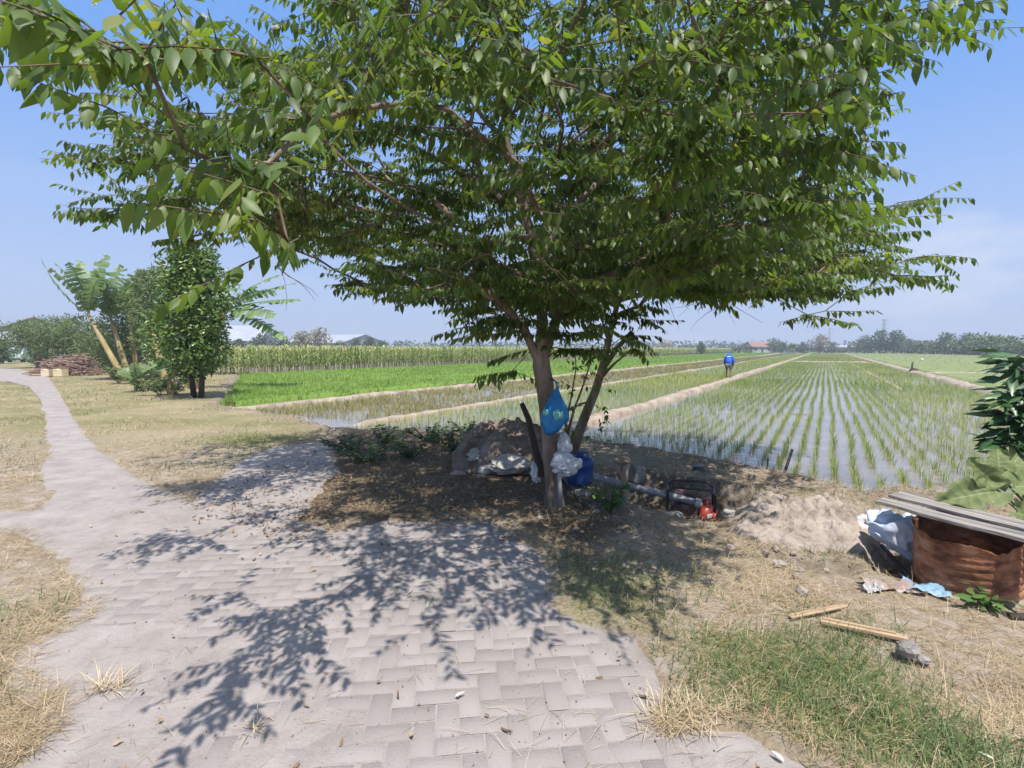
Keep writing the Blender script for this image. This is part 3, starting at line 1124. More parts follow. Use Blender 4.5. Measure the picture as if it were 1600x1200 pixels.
CORN = []
for k in range(5):
    body, tas = corn_arrays(300 + k)
    V, q, t, a_ = merge_meshes(body)
    CORN.append((V, q, t, a_, tas))
protos = []
for V, q, t, a_, tas in CORN[:4]:
    me = np_mesh('corn_plant', V, q, t, {'tint': a_})
    ta = np_mesh('tassel', *tas)
    me.materials.append(M_CORN)
    ta.materials.append(M_TASSEL)
    protos.append((me, ta))
cnt = 0
CORN_GRP = 'corn plants along the front edge of the corn field'
for r_ in range(2):
    s = 18.5 + 0.1 * r_
    while s < 82 and cnt < 300:
        t = -33.2 - 0.55 * r_ + random.gauss(0, 0.06)
        xx, yy = UV(s, t)
        ok_ = visible(np.array([xx]), np.array([yy]), 20)[0] and yy > 30
        if ok_:
            a_, b_ = random.choice(protos)
            ob = bpy.data.objects.new('corn_plant', a_)
            COL.objects.link(ob)
            ob.location = (xx, yy, -0.15)
            ob.rotation_euler = (random.gauss(0, 0.05), random.gauss(0, 0.05), random.uniform(0, 6.28))
            z_ = random.uniform(0.88, 1.05)
            ob.scale = (1, 1, z_)
            tb = bpy.data.objects.new('tassel', b_)
            COL.objects.link(tb)
            tb.parent = ob
            tag(ob, 'tall ripening corn plant with a tan tassel at the front edge of the corn field', 'corn plant', CORN_GRP)
            cnt += 1
        s += random.uniform(0.28, 0.44)
# the mass behind and farther along
parts, tparts = [], []
s = 18.0
rowt = -33.75 - 0.45
pos = []
for r_ in range(9):
    s = 16.0
    while s < 236:
        if r_ >= 2 or s > 80:
            pos.append((s + random.uniform(-.1, .1), -33.2 - 0.5 * r_ + random.gauss(0, 0.08)))
        s += random.uniform(0.26, 0.42) if s < 70 else random.uniform(0.5, 0.9)
pos = np.array(pos)
x, y = UX * pos[:, 0] + VX * pos[:, 1], UY * pos[:, 0] + VY * pos[:, 1]
k = visible(x, y, 30) & (y > 30)
x, y = x[k], y[k]
kk = rng.integers(0, 5, len(x))
ro = rng.uniform(0, 6.28, len(x))
Vc, Qc, Tc, Ac, nV = [], [], [], [], 0
Vt_, Qt_, Tt_, nT = [], [], [], 0
for j in range(5):
    V, q, t, a_, tas = CORN[j]
    m_ = kk == j
    c_, s_ = np.cos(ro[m_])[:, None], np.sin(ro[m_])[:, None]
    zs = rng.uniform(0.88, 1.06, m_.sum())[:, None]
    wsc = np.clip(y[m_] / 60, 1, 3)[:, None]
    def inst(V):
        return np.stack([x[m_][:, None] + (V[:, 0] * c_ - V[:, 1] * s_) * wsc ** 0.5, y[m_][:, None] + (V[:, 0] * s_ + V[:, 1] * c_) * wsc ** 0.5, -0.15 + V[:, 2] * zs], 2).reshape(-1, 3)
    m = int(m_.sum())
    Vc.append(inst(V)); off = (np.arange(m) * len(V))[:, None, None] + nV
    Qc.append((off + q[None]).reshape(-1, 4)); Tc.append((off + t[None]).reshape(-1, 3)); Ac.append(np.clip(np.tile(a_, m) + np.repeat(rng.normal(0, 0.1, m), len(V)), 0, 1)); nV += m * len(V)
    Vt_.append(inst(tas[0])); off = (np.arange(m) * len(tas[0]))[:, None, None] + nT
    Qt_.append((off + tas[1][None]).reshape(-1, 4)); Tt_.append((off + tas[2][None]).reshape(-1, 3)); nT += m * len(tas[0])
corn = link('corn', np_mesh('corn', np.concatenate(Vc), np.concatenate(Qc), np.concatenate(Tc), {'tint': np.concatenate(Ac)}), None, M_CORN)
tag(corn, 'dense field of ripening corn stretching away behind the bright green rice', 'corn', kind='stuff')
link('tassel', np_mesh('tassel', np.concatenate(Vt_), np.concatenate(Qt_), np.concatenate(Tt_)), corn, M_TASSEL)
# ================================================================== THE BIG SPREADING TREE
M_BARK = mat('tree_bark', [(0.10, 0.075, 0.055), (0.19, 0.15, 0.115), (0.30, 0.25, 0.20)], scale=7, rough=0.9, bump=0.9, bscale=22, spec=0.15,
             stretch=(1, 1, 0.28), bdist=0.03)
M_TWIG = mat('twig_bark', [(0.10, 0.07, 0.05), (0.20, 0.145, 0.105)], scale=6, rough=0.85, spec=0.15)
M_LEAF = mat('tree_leaf', [(0.030, 0.058, 0.016), (0.058, 0.105, 0.025), (0.105, 0.168, 0.038), (0.20, 0.215, 0.07)], scale=2.0, rough=0.45,
             attr='tint', transl=0.42, tcol=(2.8, 2.6, 0.75), spec=0.35, back=(0.065, 0.098, 0.045))

TREE_LABEL = 'large spreading tree with low flat branches over the path, blue bag on its trunk'
base = gp(869, 792, 0.0)
tree = empty('spreading_tree', base, TREE_LABEL, 'tree')
TINV = Matrix.Translation(-base)


def add_chain(store, pts, parent, dirn=None):
    """adds points after node parent; returns last index"""
    for p in pts:
        store['p'].append(Vector(p))
        store['par'].append(parent)
        parent = len(store['p']) - 1
    return parent


ST = {'p': [], 'par': []}
D = base.y
tr_main = [at(869, 800, D), at(866, 760, D), at(861, 720, D), at(858, 680, D), at(855, 640, D), at(851, 600, D), at(846, 572, D)]
n_main = add_chain(ST, tr_main, -1)
n_a = add_chain(ST, [at(832, 545, D - 0.05), at(820, 515, D - 0.12), at(798, 488, D - 0.2), at(768, 462, D - 0.35), at(735, 440, D - 0.55)], n_main)
n_b = add_chain(ST, [at(846, 540, D), at(848, 510, D), at(845, 470, D + .05), at(838, 420, D + .1), at(830, 370, D + .1), at(815, 310, D + .05), at(800, 250, D)], n_main)
n_b2 = add_chain(ST, [at(862, 520, D + .05), at(878, 470, D + .2), at(900, 420, D + .4), at(930, 380, D + 0.6)], n_main + 0)
n_b3 = add_chain(ST, [at(880, 340, D + .1), at(930, 290, D + .1), at(985, 255, D + .1)], len(ST['p']) - 8)
# second stem, leaning right, a little behind
D2 = 6.75
sb = gp(890, 716, 0.0)
s2 = [at(893, 712, D2), at(903, 680, D2), at(916, 645, D2), at(930, 612, D2), at(941, 575, D2), at(948, 545, D2), at(957, 505, D2), at(966, 470, D2), at(985, 435, D2)]
n_s2 = add_chain(ST, s2, -1)
s2_first = n_s2 - len(s2) + 1
n_s2r = add_chain(ST, [at(1000, 460, D2 + .1), at(1035, 452, D2 + .2), at(1075, 446, D2 + .3)], n_s2 - 1)
fixed = len(ST['p'])

# ---- where the leafy twig ends lie: a wide flat crown, thicker over the trunk
SIL = [(425, -60), (400, 40), (330, 35), (235, 62), (200, 60), (150, 105), (110, 110), (120, 150), (160, 165), (120, 175), (140, 205),
       (95, 240), (100, 268), (165, 262), (130, 290), (112, 325), (125, 345), (200, 335), (240, 352), (225, 380), (290, 372), (350, 385), (400, 370), (450, 425),
       (480, 415), (520, 462), (600, 470), (650, 470), (720, 500), (790, 515), (850, 500), (905, 495), (965, 450), (1000, 440), (1060, 462), (1130, 468), (1180, 478), (1210, 468), (1262, 500),
       (1290, 470), (1330, 462), (1350, 440), (1400, 425), (1445, 440), (1450, 415), (1400, 395), (1445, 395), (1420, 350), (1440, 308), (1400, 335), (1370, 345), (1350, 320), (1365, 300), (1400, 270),
       (1380, 262), (1432, 210), (1400, 205), (1444, 170), (1400, 160), (1450, 110), (1515, 45), (1490, 30), (1530, -10), (1540, -900), (425, -900)]
C0 = np.array([0.45, 5.75])
NT = 70000
ang_ = rng.uniform(0, 2 * math.pi, NT)
rad_ = 5.6 * np.sqrt(rng.random(NT))
xx = C0[0] + rad_ * np.cos(ang_) * 1.0
yy = C0[1] + rad_ * np.sin(ang_) * 0.92
zz = rng.uniform(1.9, 6.4, NT)
r_ = np.hypot(xx - C0[0], yy - C0[1])
zlo = 2.05 + 0.020 * r_ ** 2 + np.where(yy < 4.0, (4.0 - yy) * 0.10, 0)
zhi = 5.9 - 0.075 * r_ ** 2
ok = (zz > zlo) & (zz < zhi) & (yy > 1.25) & (np.hypot(xx, yy) > 1.35)
qx, qy = project(np.stack([xx, yy, zz], 1))
ok &= inpoly(qx, qy, SIL)
ro_ = 0.42 / np.maximum(r_, 0.4)
qx2, qy2 = project(np.stack([xx + (xx - C0[0]) * ro_, yy + (yy - C0[1]) * ro_, zz - 0.05], 1))
ok &= inpoly(qx2, qy2, SIL)
thin = np.ones(NT)
thin = np.where((xx < -1.3) & (yy < 4.8), 0.5, thin)
thin = np.where((xx < -0.6) & (yy < 3.4), 0.16, thin)
thin = np.where((yy < 3.3) & (xx > -0.6) & (xx < 1.0) & (qy < 200), 1.3, thin)
thin = np.where((xx > 2.0) & (yy < 5.2), 0.35, thin)
DS = np.array([-TOSUN.x / TOSUN.z, -TOSUN.y / TOSUN.z])
lx_, ly_ = project(np.stack([xx + DS[0] * zz, yy + DS[1] * zz, np.zeros(NT)], 1))
SHP = [(230, 770), (400, 715), (500, 680), (860, 660), (1200, 690), (1240, 830), (1010, 900), (1010, 960), (900, 1000), (720, 1030), (600, 1080), (470, 1120), (330, 1240), (240, 1240),
       (380, 1060), (360, 990), (470, 920), (400, 870), (270, 840)]
thin = np.where(~inpoly(lx_, ly_, SHP) & (ly_ > 690) & (lx_ > -40) & (lx_ < 1400), thin * 0.42, thin)
thin = np.where((lx_ < 360) & (ly_ > 800) & (lx_ > -40) & ~inpoly(lx_, ly_, SHP), thin * 0.25, thin)
thin = np.where(zz > 3.9, thin * 0.6, thin)
MASS = [(400, 820), (480, 800), (850, 800), (880, 960), (720, 1010), (600, 1060), (470, 1080), (400, 1000)]
inm = inpoly(lx_, ly_, MASS) & (zz > 2.3)
thin = np.where(inm, np.maximum(thin, 0.55) * 2.2, thin)
thin = np.where((lx_ > 770) & (ly_ > 965) & (yy < 4), thin * 0.12, thin)
thin = np.where((zz < 3.3) & (r_ < 3.0), thin * 1.5, thin)
ok &= rng.random(NT) < thin
ok &= ~((yy < 2.6) & (qx > 470) & (qx < 1360) & (qy > 190))      # few boughs straight over the viewer
ok &= ~((yy < 2.0) & (qx > 430) & (qy > 90))
ok &= ~((zz < 2.35) & (r_ < 0.7))
lay = vn(xx * 0.8, zz * 2.6, 91) * 0.5 + vn(yy * 0.8, zz * 2.6 + 9, 92) * 0.5
ok &= rng.random(NT) < sstep(0.36, 0.56, lay)
TG = np.stack([xx, yy, zz], 1)[ok]
print('targets available', len(TG))
TG = TG[rng.permutation(len(TG))[:1900]]
extra = [at(14, 40, 2.9), at(60, 30, 2.95), at(110, 62, 3.0), at(170, 95, 3.0), at(215, 95, 2.2), at(255, 75, 1.95), at(305, 70, 1.95), at(345, 80, 2.0), at(400, 90, 2.1), at(150, 62, 1.32), at(188, 76, 1.46), at(225, 86, 1.62), at(170, 100, 1.55),
         at(362, 262, 2.0), at(420, 255, 2.1), at(375, 340, 1.75), at(410, 300, 1.85), at(490, 190, 2.3), at(560, 170, 2.6), at(148, 255, 4.8), at(183, 245, 4.8), at(213, 258, 4.8), at(253, 250, 4.9), at(166, 332, 4.8), at(200, 326, 4.8), at(248, 320, 4.9), at(288, 310, 5.0), at(333, 300, 5.0), at(183, 188, 4.6), at(220, 192, 4.6), at(268, 205, 4.7), at(318, 212, 4.8), at(293, 372, 5.2), at(338, 362, 5.2), at(368, 340, 5.2), at(228, 150, 4.4), at(298, 160, 4.6), at(168, 110, 4.2),
         at(688, 110, 2.8), at(748, 130, 3.0), at(450, 380, 2.1), at(1440, 15, 3.2), at(1470, 30, 3.4), at(1390, 20, 3.0), at(1500, 50, 4.0),
         at(1438, 312, 5.4), at(1447, 400, 5.5), at(1452, 432, 5.6), at(1400, 430, 5.4), at(1262, 492, 5.4), at(1380, 330, 5.2), at(1330, 455, 5.3),
         at(765, 515, 5.2), at(800, 505, 5.3), at(745, 508, 5.0), at(900, 520, 5.4), at(870, 500, 5.3), at(905, 545, 5.5), at(925, 505, 5.6), at(880, 545, 5.4),
         at(985, 485, 6.5), at(1000, 478, 6.4), at(1010, 500, 6.6), at(950, 500, 6.3), at(975, 525, 6.5), at(925, 490, 6.2), at(790, 470, 5.4), at(815, 455, 5.2), at(840, 480, 5.3), at(865, 470, 5.4), at(885, 490, 5.5), at(905, 475, 5.6), at(830, 500, 5.2), at(800, 440, 5.3), at(870, 520, 5.3), at(850, 450, 5.2), at(920, 455, 5.7), at(945, 470, 6.0), at(780, 500, 5.1), at(760, 480, 5.4), at(735, 490, 5.3), at(895, 450, 5.4), at(800, 580, 5.3), at(990, 545, 6.4)]
TG = np.concatenate([TG, np.array([tuple(p) for p in extra])])
hub = np.array([0.4, 5.7, 2.6])
TG = TG[np.argsort(np.linalg.norm((TG - hub) * np.array([1, 1, 1.4]), axis=1))]

cap = 30000
NP = np.zeros((cap, 3)); PL = np.zeros(cap); PAR = -np.ones(cap, int); ALLOW = np.zeros(cap, bool)
for i, p in enumerate(ST['p']):
    NP[i] = p
    PAR[i] = ST['par'][i]
    PL[i] = 0 if PAR[i] < 0 else PL[PAR[i]] + np.linalg.norm(NP[i] - NP[PAR[i]])
    ALLOW[i] = p.z > 1.55
cnt_n = fixed
ends = []
TIPDIR = {}
for tg in TG:
    v = tg - NP[:cnt_n]
    d = np.linalg.norm(v * np.array([1, 1, 1.5]), axis=1)
    # wood grows outwards and slightly up, never back to the trunk
    out_t = np.hypot(tg[0] - hub[0], tg[1] - hub[1])
    out_n = np.hypot(NP[:cnt_n, 0] - hub[0], NP[:cnt_n, 1] - hub[1])
    cost = d + 0.22 * PL[:cnt_n] + 2.0 * np.clip(out_n - out_t, 0, None) + 0.9 * np.clip(NP[:cnt_n, 2] - tg[2], 0, None)
    cost[~ALLOW[:cnt_n]] = 1e9
    j = int(np.argmin(cost))
    st = NP[j]
    dist = np.linalg.norm(tg - st)
    k = max(1, int(dist / 0.20))
    pdv = st - NP[PAR[j]] if PAR[j] >= 0 else np.array([0, 0, 1.0])
    pdv = pdv / (np.linalg.norm(pdv) + 1e-9)
    ctrl = st + pdv * dist * 0.35 + rng.normal(0, 0.05 * dist, 3)
    prev = j
    for s in range(1, k + 1):
        u = s / k
        p = (1 - u) ** 2 * st + 2 * u * (1 - u) * ctrl + u * u * tg + (rng.normal(0, 0.012, 3) if s < k else 0)
        NP[cnt_n] = p
        PAR[cnt_n] = prev
        PL[cnt_n] = PL[prev] + np.linalg.norm(p - NP[prev])
        ALLOW[cnt_n] = True
        prev = cnt_n
        cnt_n += 1
    ends.append(prev)
print('tree nodes', cnt_n)
# radii from the tips down
GA = 2.45
acc = np.zeros(cnt_n)
for e in ends: acc[e] += 0.0042 ** GA
for i in range(cnt_n - 1, -1, -1):
    if PAR[i] >= 0:
        acc[PAR[i]] += acc[i]
RAD = acc ** (1 / GA)
RAD[:fixed] = np.maximum(RAD[:fixed], 0.02)
main_r = [0.112, 0.088, 0.082, 0.080, 0.085, 0.094, 0.090]
for i, r0 in enumerate(main_r): RAD[i] = r0
for i in range(len(main_r), len(main_r) + 5): RAD[i] = min(max(RAD[i], 0.045), 0.066)
for i in range(len(main_r) + 5, len(main_r) + 12): RAD[i] = min(max(RAD[i], 0.045), 0.068)
for i in range(len(s2)): RAD[s2_first + i] = max(0.075 - 0.006 * i, 0.03)
kids = [[] for _ in range(cnt_n)]
for i in range(cnt_n):
    if PAR[i] >= 0: kids[PAR[i]].append(i)

trunk_mb, limb_mb, twig_mb = MB(), MB(), MB()
lb = Vector(base)


def loc(i): return Vector(NP[i]) - lb


tc_ = [loc(i) for i in range(len(main_r))] + [loc(len(main_r) + 5 + i) for i in range(4)]
tr_ = [float(RAD[i]) for i in range(len(main_r))] + [0.070, 0.062, 0.056, 0.05]
P2, R2 = [], []
for i in range(len(tc_) - 1):
    for s_ in range(5):
        P2.append(tc_[i].lerp(tc_[i + 1], s_ / 5)); R2.append(tr_[i] + (tr_[i + 1] - tr_[i]) * s_ / 5)
nv0 = len(trunk_mb.v)
trunk_mb.tube(P2, R2, 28, False)
for i in range(nv0, len(trunk_mb.v)):
    v_ = Vector(trunk_mb.v[i]); c_ = P2[(i - nv0) // 28]
    o_v = v_ - c_
    an_ = math.atan2(o_v.y, o_v.x)
    k_ = 1 + 0.13 * mnoise.noise(Vector((math.cos(an_) * 1.6, math.sin(an_) * 1.6, v_.z * 1.5))) + 0.07 * mnoise.noise(Vector((math.cos(an_) * 5, math.sin(an_) * 5, v_.z * 2.5)))
    if v_.z < 0.3: k_ += 0.25 * (0.3 - v_.z) * (1 + math.sin(an_ * 5))
    trunk_mb.v[i] = tuple(c_ + o_v * k_)
sec = MB().tube([loc(s2_first + i) for i in range(len(s2))], [float(RAD[s2_first + i]) for i in range(len(s2))], 10)
# cut stub and small forks of the second stem, and a cluster of thin suckers
sec.tube([at(945, 572, D2) - lb, at(965, 543, D2 - .1) - lb, at(988, 518, D2 - .15) - lb], [0.04, 0.033, 0.03], 8)
sec.tube([at(939, 590, D2) - lb, at(960, 568, D2 - .05) - lb, at(985, 548, D2 - .1) - lb], [0.03, 0.018, 0.008], 6)
for pts_ in (((885, 700), (884, 660), (893, 620), (900, 575), (898, 540)), ((886, 680), (897, 640), (912, 600), (925, 560), (935, 540)), ((890, 640), (905, 632), (920, 628))):
    sec.tube([at(a_, b_, 6.2) - lb for a_, b_ in pts_], [0.02, 0.016, 0.012, 0.008, 0.004][:len(pts_)], 6)
done = set()


def walk(start, parent):
    stack = [(start, parent)]
    while stack:
        i, par = stack.pop()
        ch = [par] if par >= 0 else []
        chain = ch + [i]
        while kids[i]:
            ks = sorted(kids[i], key=lambda q: -RAD[q])
            for q in ks[1:]: stack.append((q, i))
            i = ks[0]
            chain.append(i)
        rr = [float(RAD[q]) for q in chain]
        if ch: rr[0] = min(rr[0], rr[1] * 1.25) if par >= 12 or par < 6 else rr[1] * 1.15
        r0 = rr[1] if len(rr) > 1 else rr[0]
        tgt = limb_mb if r0 > 0.016 else twig_mb
        tgt.tube([loc(q) for q in chain], rr, 8 if r0 > 0.04 else 6 if r0 > 0.016 else 4, False)


last_trunk = len(main_r) - 1
starts = [(k, q) for q in range(len(main_r)) for k in kids[q] if not (k < len(main_r))]
starts += [(k, s2_first + q) for q in range(len(s2)) for k in kids[s2_first + q] if not (s2_first <= k < s2_first + len(s2))]
for k, q in starts: walk(k, q)
trunk_o = trunk_mb.build('trunk', M_BARK, tree, smooth=True)
sec.build('stem', M_BARK, tree, smooth=True)
limb_mb.build('branch', M_BARK, tree, smooth=True)

# ---- leafy sprays: two ranks of drooping leaves along every twig end
LP, LT, LN, LL, LW, LTN = [], [], [], [], [], []
SP = twig_mb
for e in ends:
    p = NP[e]
    q = NP[PAR[e]]
    g = p - q
    rad_out = np.array([p[0] - hub[0], p[1] - hub[1], 0])
    rad_out /= np.linalg.norm(rad_out) + 1e-9
    g = g / (np.linalg.norm(g) + 1e-9) + rad_out * 0.8
    g[2] *= 0.35
    g /= np.linalg.norm(g)
    near_v = np.hypot(p[0], p[1]) < 2.6
    nsp = (5 if p[2] < 3.7 else 4) if not near_v else 3
    tl = np.clip(rng.normal(0.42, 0.22), 0, 1)
    for s in range(nsp):
        yaw = (s - (nsp - 1) / 2) * R(40) + rng.normal(0, 0.25)
        c_, s_ = math.cos(yaw), math.sin(yaw)
        dv = np.array([g[0] * c_ - g[1] * s_, g[0] * s_ + g[1] * c_, g[2] + rng.normal(-0.02, 0.12)])
        dv /= np.linalg.norm(dv)
        side = np.cross(dv, [0, 0, 1.0]); side /= np.linalg.norm(side) + 1e-9
        m = rng.integers(12, 21)
        start = p - dv * 0.05 if s != 1 else q
        Ls = 0.029 * m
        curve = rng.uniform(-0.05, 0.18)
        ti = np.arange(m) / m
        pp = start + dv * (ti * Ls)[:, None] - np.array([0, 0, 1.0]) * (curve * Ls * ti ** 2)[:, None]
        sg = np.where(np.arange(m) % 2 == 0, 1, -1)
        dr = rng.uniform(0.45, 1.5) + rng.normal(0, 0.2, m)
        T = side * sg[:, None] * 0.8 + dv * rng.uniform(0.35, 0.75, m)[:, None] - np.array([0, 0, 1.0]) * dr[:, None] + rng.normal(0, 0.2, (m, 3))
        Nn = np.array([0, 0, 1.0]) + side * sg[:, None] * dr[:, None] * 0.8 + dv * 0.3 + rng.normal(0, 0.4, (m, 3))
        ln = rng.uniform(0.06, 0.135, m) * (1 - 0.45 * np.abs(ti - 0.45))
        LP.append(pp); LT.append(T); LN.append(Nn); LL.append(ln); LW.append(ln * rng.uniform(0.34, 0.43, m))
        tq = np.clip(tl + rng.normal(0, 0.13, m), 0, 1)
        tq[rng.random(m) < 0.012] = 1.0
        LTN.append(tq)
        kp = rng.random(m) > 0.16
        for arr in (LP, LT, LN, LL, LW, LTN): arr[-1] = arr[-1][kp]
        SP.tube([Vector(pp[0]) - lb, Vector(pp[m // 2]) - lb, Vector(pp[-1]) - lb], [0.0035, 0.0028, 0.0015], 3, False)
# suckers around the second stem carry small leaves too
for _ in range(46):
    c = at(random.uniform(878, 950), random.uniform(520, 690), random.uniform(6.0, 6.6))
    m = 5
    dv = rdir(1)[0]; dv[2] *= 0.3
    pp = np.array(c) + dv * (np.arange(m) * 0.035)[:, None]
    LP.append(pp); LT.append(rdir(m) + np.array([0, 0, -0.5])); LN.append(rdir(m, 0) + np.array([0, 0, 1])); l_ = rng.uniform(0.05, 0.09, m)
    LL.append(l_); LW.append(l_ * 0.42); LTN.append(np.clip(rng.normal(0.4, 0.15, m), 0, 1))
LP, LT, LN, LL, LW, LTN = map(np.concatenate, (LP, LT, LN, LL, LW, LTN))
print('tree leaves', len(LP))
crown = link('crown', leaf_mesh('crown', LP - np.array(lb), LT, LN, LL, LW, LTN, fold=0.11, droop=0.13), tree, M_LEAF)
tag(SP.build('twigs', M_TWIG, tree, smooth=True), kind='stuff')
# bare dead twigs hanging under the right-hand boughs and here and there in the crown
DT = MB()
for (tx_, ty_, td_) in [(1020, 452, 6.6), (1040, 455, 6.5), (1062, 450, 6.6), (1085, 455, 6.4), (1110, 462, 6.0), (1130, 468, 5.9)] + [(random.uniform(350, 1300), random.uniform(120, 420), random.uniform(3.4, 6.0)) for _ in range(26)]:
    p_ = at(tx_, ty_, td_)
    DT = MB()
    for _ in range(3):
        q_ = [p_]
        dd_ = Vector((random.gauss(0.3, 0.5), random.gauss(0, 0.4), random.uniform(-0.6, 0.1))).normalized()
        for _k in range(4):
            dd_ = (dd_ + Vector((random.gauss(0, .25), random.gauss(0, .25), random.gauss(-0.08, .2)))).normalized()
            q_.append(q_[-1] + dd_ * random.uniform(0.08, 0.16))
        DT.tube([v - lb for v in q_], [0.004, 0.0032, 0.0025, 0.002, 0.001], 4, False)
    DT.build('dead_twig', M_TWIG, tree)
# pale blossoms at a few twig tips
M_BLOSSOM = mat('blossom', [(0.70, 0.66, 0.55), (0.80, 0.78, 0.70)], rough=0.7, transl=0.3)
for (bx_, by_, bd) in ((318, 26, 2.6), (430, 42, 2.4), (1372, 312, 5.2), (145, 5, 2.9), (1415, 350, 5.2)):
    P0 = at(bx_, by_, bd) - lb
    V, q, t = leaf_arrays(np.tile(np.array(P0), (7, 1)), rdir(7, 0) , rdir(7, 0) + 0.2, np.full(7, 0.02), np.full(7, 0.014))
    link('blossom', np_mesh('blossom', V, q, t), tree, M_BLOSSOM)
# ================================================================== THINGS BY THE TREE
def simple(name, cols, **k): return mat(name, cols, **k)


M_BLUEBAG = mat('blue_plastic', [(0.012, 0.20, 0.52), (0.03, 0.34, 0.70)], scale=9, rough=0.3, transl=0.35, spec=0.5, bump=0.5, bscale=22)
M_LIME = mat('pale_green_fruit', [(0.10, 0.38, 0.42), (0.20, 0.48, 0.40)], scale=5, rough=0.5)
M_WHITEBAG = mat('white_plastic', [(0.62, 0.64, 0.67), (0.80, 0.81, 0.83)], scale=6, rough=0.35, transl=0.25, spec=0.5, bump=0.6, bscale=25)
M_BLUECAN = mat('blue_can_plastic', [(0.015, 0.045, 0.17), (0.03, 0.075, 0.25)], scale=6, rough=0.45, bump=0.15)
M_POST = mat('weathered_post', [(0.17, 0.125, 0.09), (0.32, 0.25, 0.19), (0.45, 0.37, 0.29)], scale=5, rough=0.9, bump=0.7, bscale=30, stretch=(1, 1, 0.15))
M_PIPE = mat('grey_pvc', [(0.22, 0.22, 0.23), (0.36, 0.36, 0.37)], scale=3, rough=0.5, spec=0.4)
M_PIPEW = mat('white_pvc', [(0.55, 0.52, 0.47), (0.74, 0.72, 0.68)], scale=5, rough=0.5)
M_DARKWOOD = mat('dark_wood', [(0.035, 0.028, 0.022), (0.09, 0.07, 0.055)], scale=5, rough=0.9, stretch=(1, 1, 0.2), bump=0.5)
M_BLACK = mat('black_steel', [(0.012, 0.012, 0.013), (0.03, 0.03, 0.03)], scale=8, rough=0.45, spec=0.5)
M_REDP = mat('red_enamel', [(0.20, 0.03, 0.02), (0.40, 0.055, 0.03)], scale=6, rough=0.4, spec=0.5)
M_OILY = mat('oily_engine', [(0.05, 0.035, 0.032), (0.16, 0.075, 0.06), (0.22, 0.19, 0.18)], scale=9, rough=0.5, metal=0.3)
M_STEEL = mat('dull_steel', [(0.28, 0.27, 0.26), (0.48, 0.47, 0.46)], scale=9, rough=0.45, metal=0.6)
M_CONC = mat('old_concrete', [(0.14, 0.125, 0.11), (0.27, 0.25, 0.225), (0.40, 0.375, 0.345)], scale=5, rough=0.95, bump=0.8, bscale=28, spec=0.1, bdist=0.03)
M_SOIL = mat('dug_soil', [(0.20, 0.16, 0.13), (0.34, 0.285, 0.24), (0.43, 0.37, 0.32)], scale=4, rough=0.97, bump=1.0, bscale=18, spec=0.08, bdist=0.04)
M_SOILD = mat('dark_soil', [(0.11, 0.085, 0.065), (0.20, 0.16, 0.13), (0.30, 0.25, 0.21)], scale=4, rough=0.97, bump=1.0, bscale=18, spec=0.08, bdist=0.04)
M_SACK = mat('woven_sack', [(0.28, 0.25, 0.22), (0.40, 0.37, 0.34), (0.50, 0.47, 0.44)], scale=4, rough=0.85, bump=0.6, bscale=30)
M_BLUESACK = mat('pale_blue_sack', [(0.42, 0.50, 0.66), (0.56, 0.63, 0.76), (0.70, 0.73, 0.78)], scale=3, rough=0.5, bump=0.5, bscale=14, transl=0.1)
M_GREYSHEET = mat('grey_plastic_sheet', [(0.25, 0.25, 0.26), (0.50, 0.49, 0.48), (0.66, 0.65, 0.63)], scale=4, rough=0.4, bump=0.5, bscale=16)
M_RUST = mat('rusty_steel', [(0.06, 0.03, 0.022), (0.20, 0.085, 0.048), (0.36, 0.165, 0.09), (0.50, 0.33, 0.24)], scale=6.0, stretch=(1, 1, 1.7), rough=0.85, bump=0.8, bscale=26, spec=0.2, detail=9, bdist=0.012)
M_BOARD = mat('grey_board', [(0.09, 0.08, 0.074), (0.22, 0.20, 0.185), (0.40, 0.365, 0.33)], scale=28, rough=0.9, bump=0.7, bscale=70, stretch=(0.06, 1, 1))
M_LATH = mat('fresh_lath', [(0.30, 0.205, 0.125), (0.50, 0.37, 0.24)], scale=40, rough=0.85, stretch=(0.06, 1, 1))
M_CYAN = mat('blue_cloth', [(0.12, 0.24, 0.36), (0.24, 0.37, 0.47), (0.34, 0.44, 0.52)], scale=3, rough=0.8, bump=0.4)
M_PINK = mat('faded_cloth', [(0.25, 0.185, 0.16), (0.38, 0.29, 0.26), (0.46, 0.39, 0.35)], scale=3, rough=0.9, bump=0.5)
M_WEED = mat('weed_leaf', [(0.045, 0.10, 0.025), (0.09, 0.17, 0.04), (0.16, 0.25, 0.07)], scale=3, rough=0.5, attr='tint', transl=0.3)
M_BUSHDARK = mat('shade_weed_leaf', [(0.035, 0.07, 0.025), (0.07, 0.115, 0.04), (0.13, 0.16, 0.07)], scale=3, rough=0.6, attr='tint', transl=0.3)

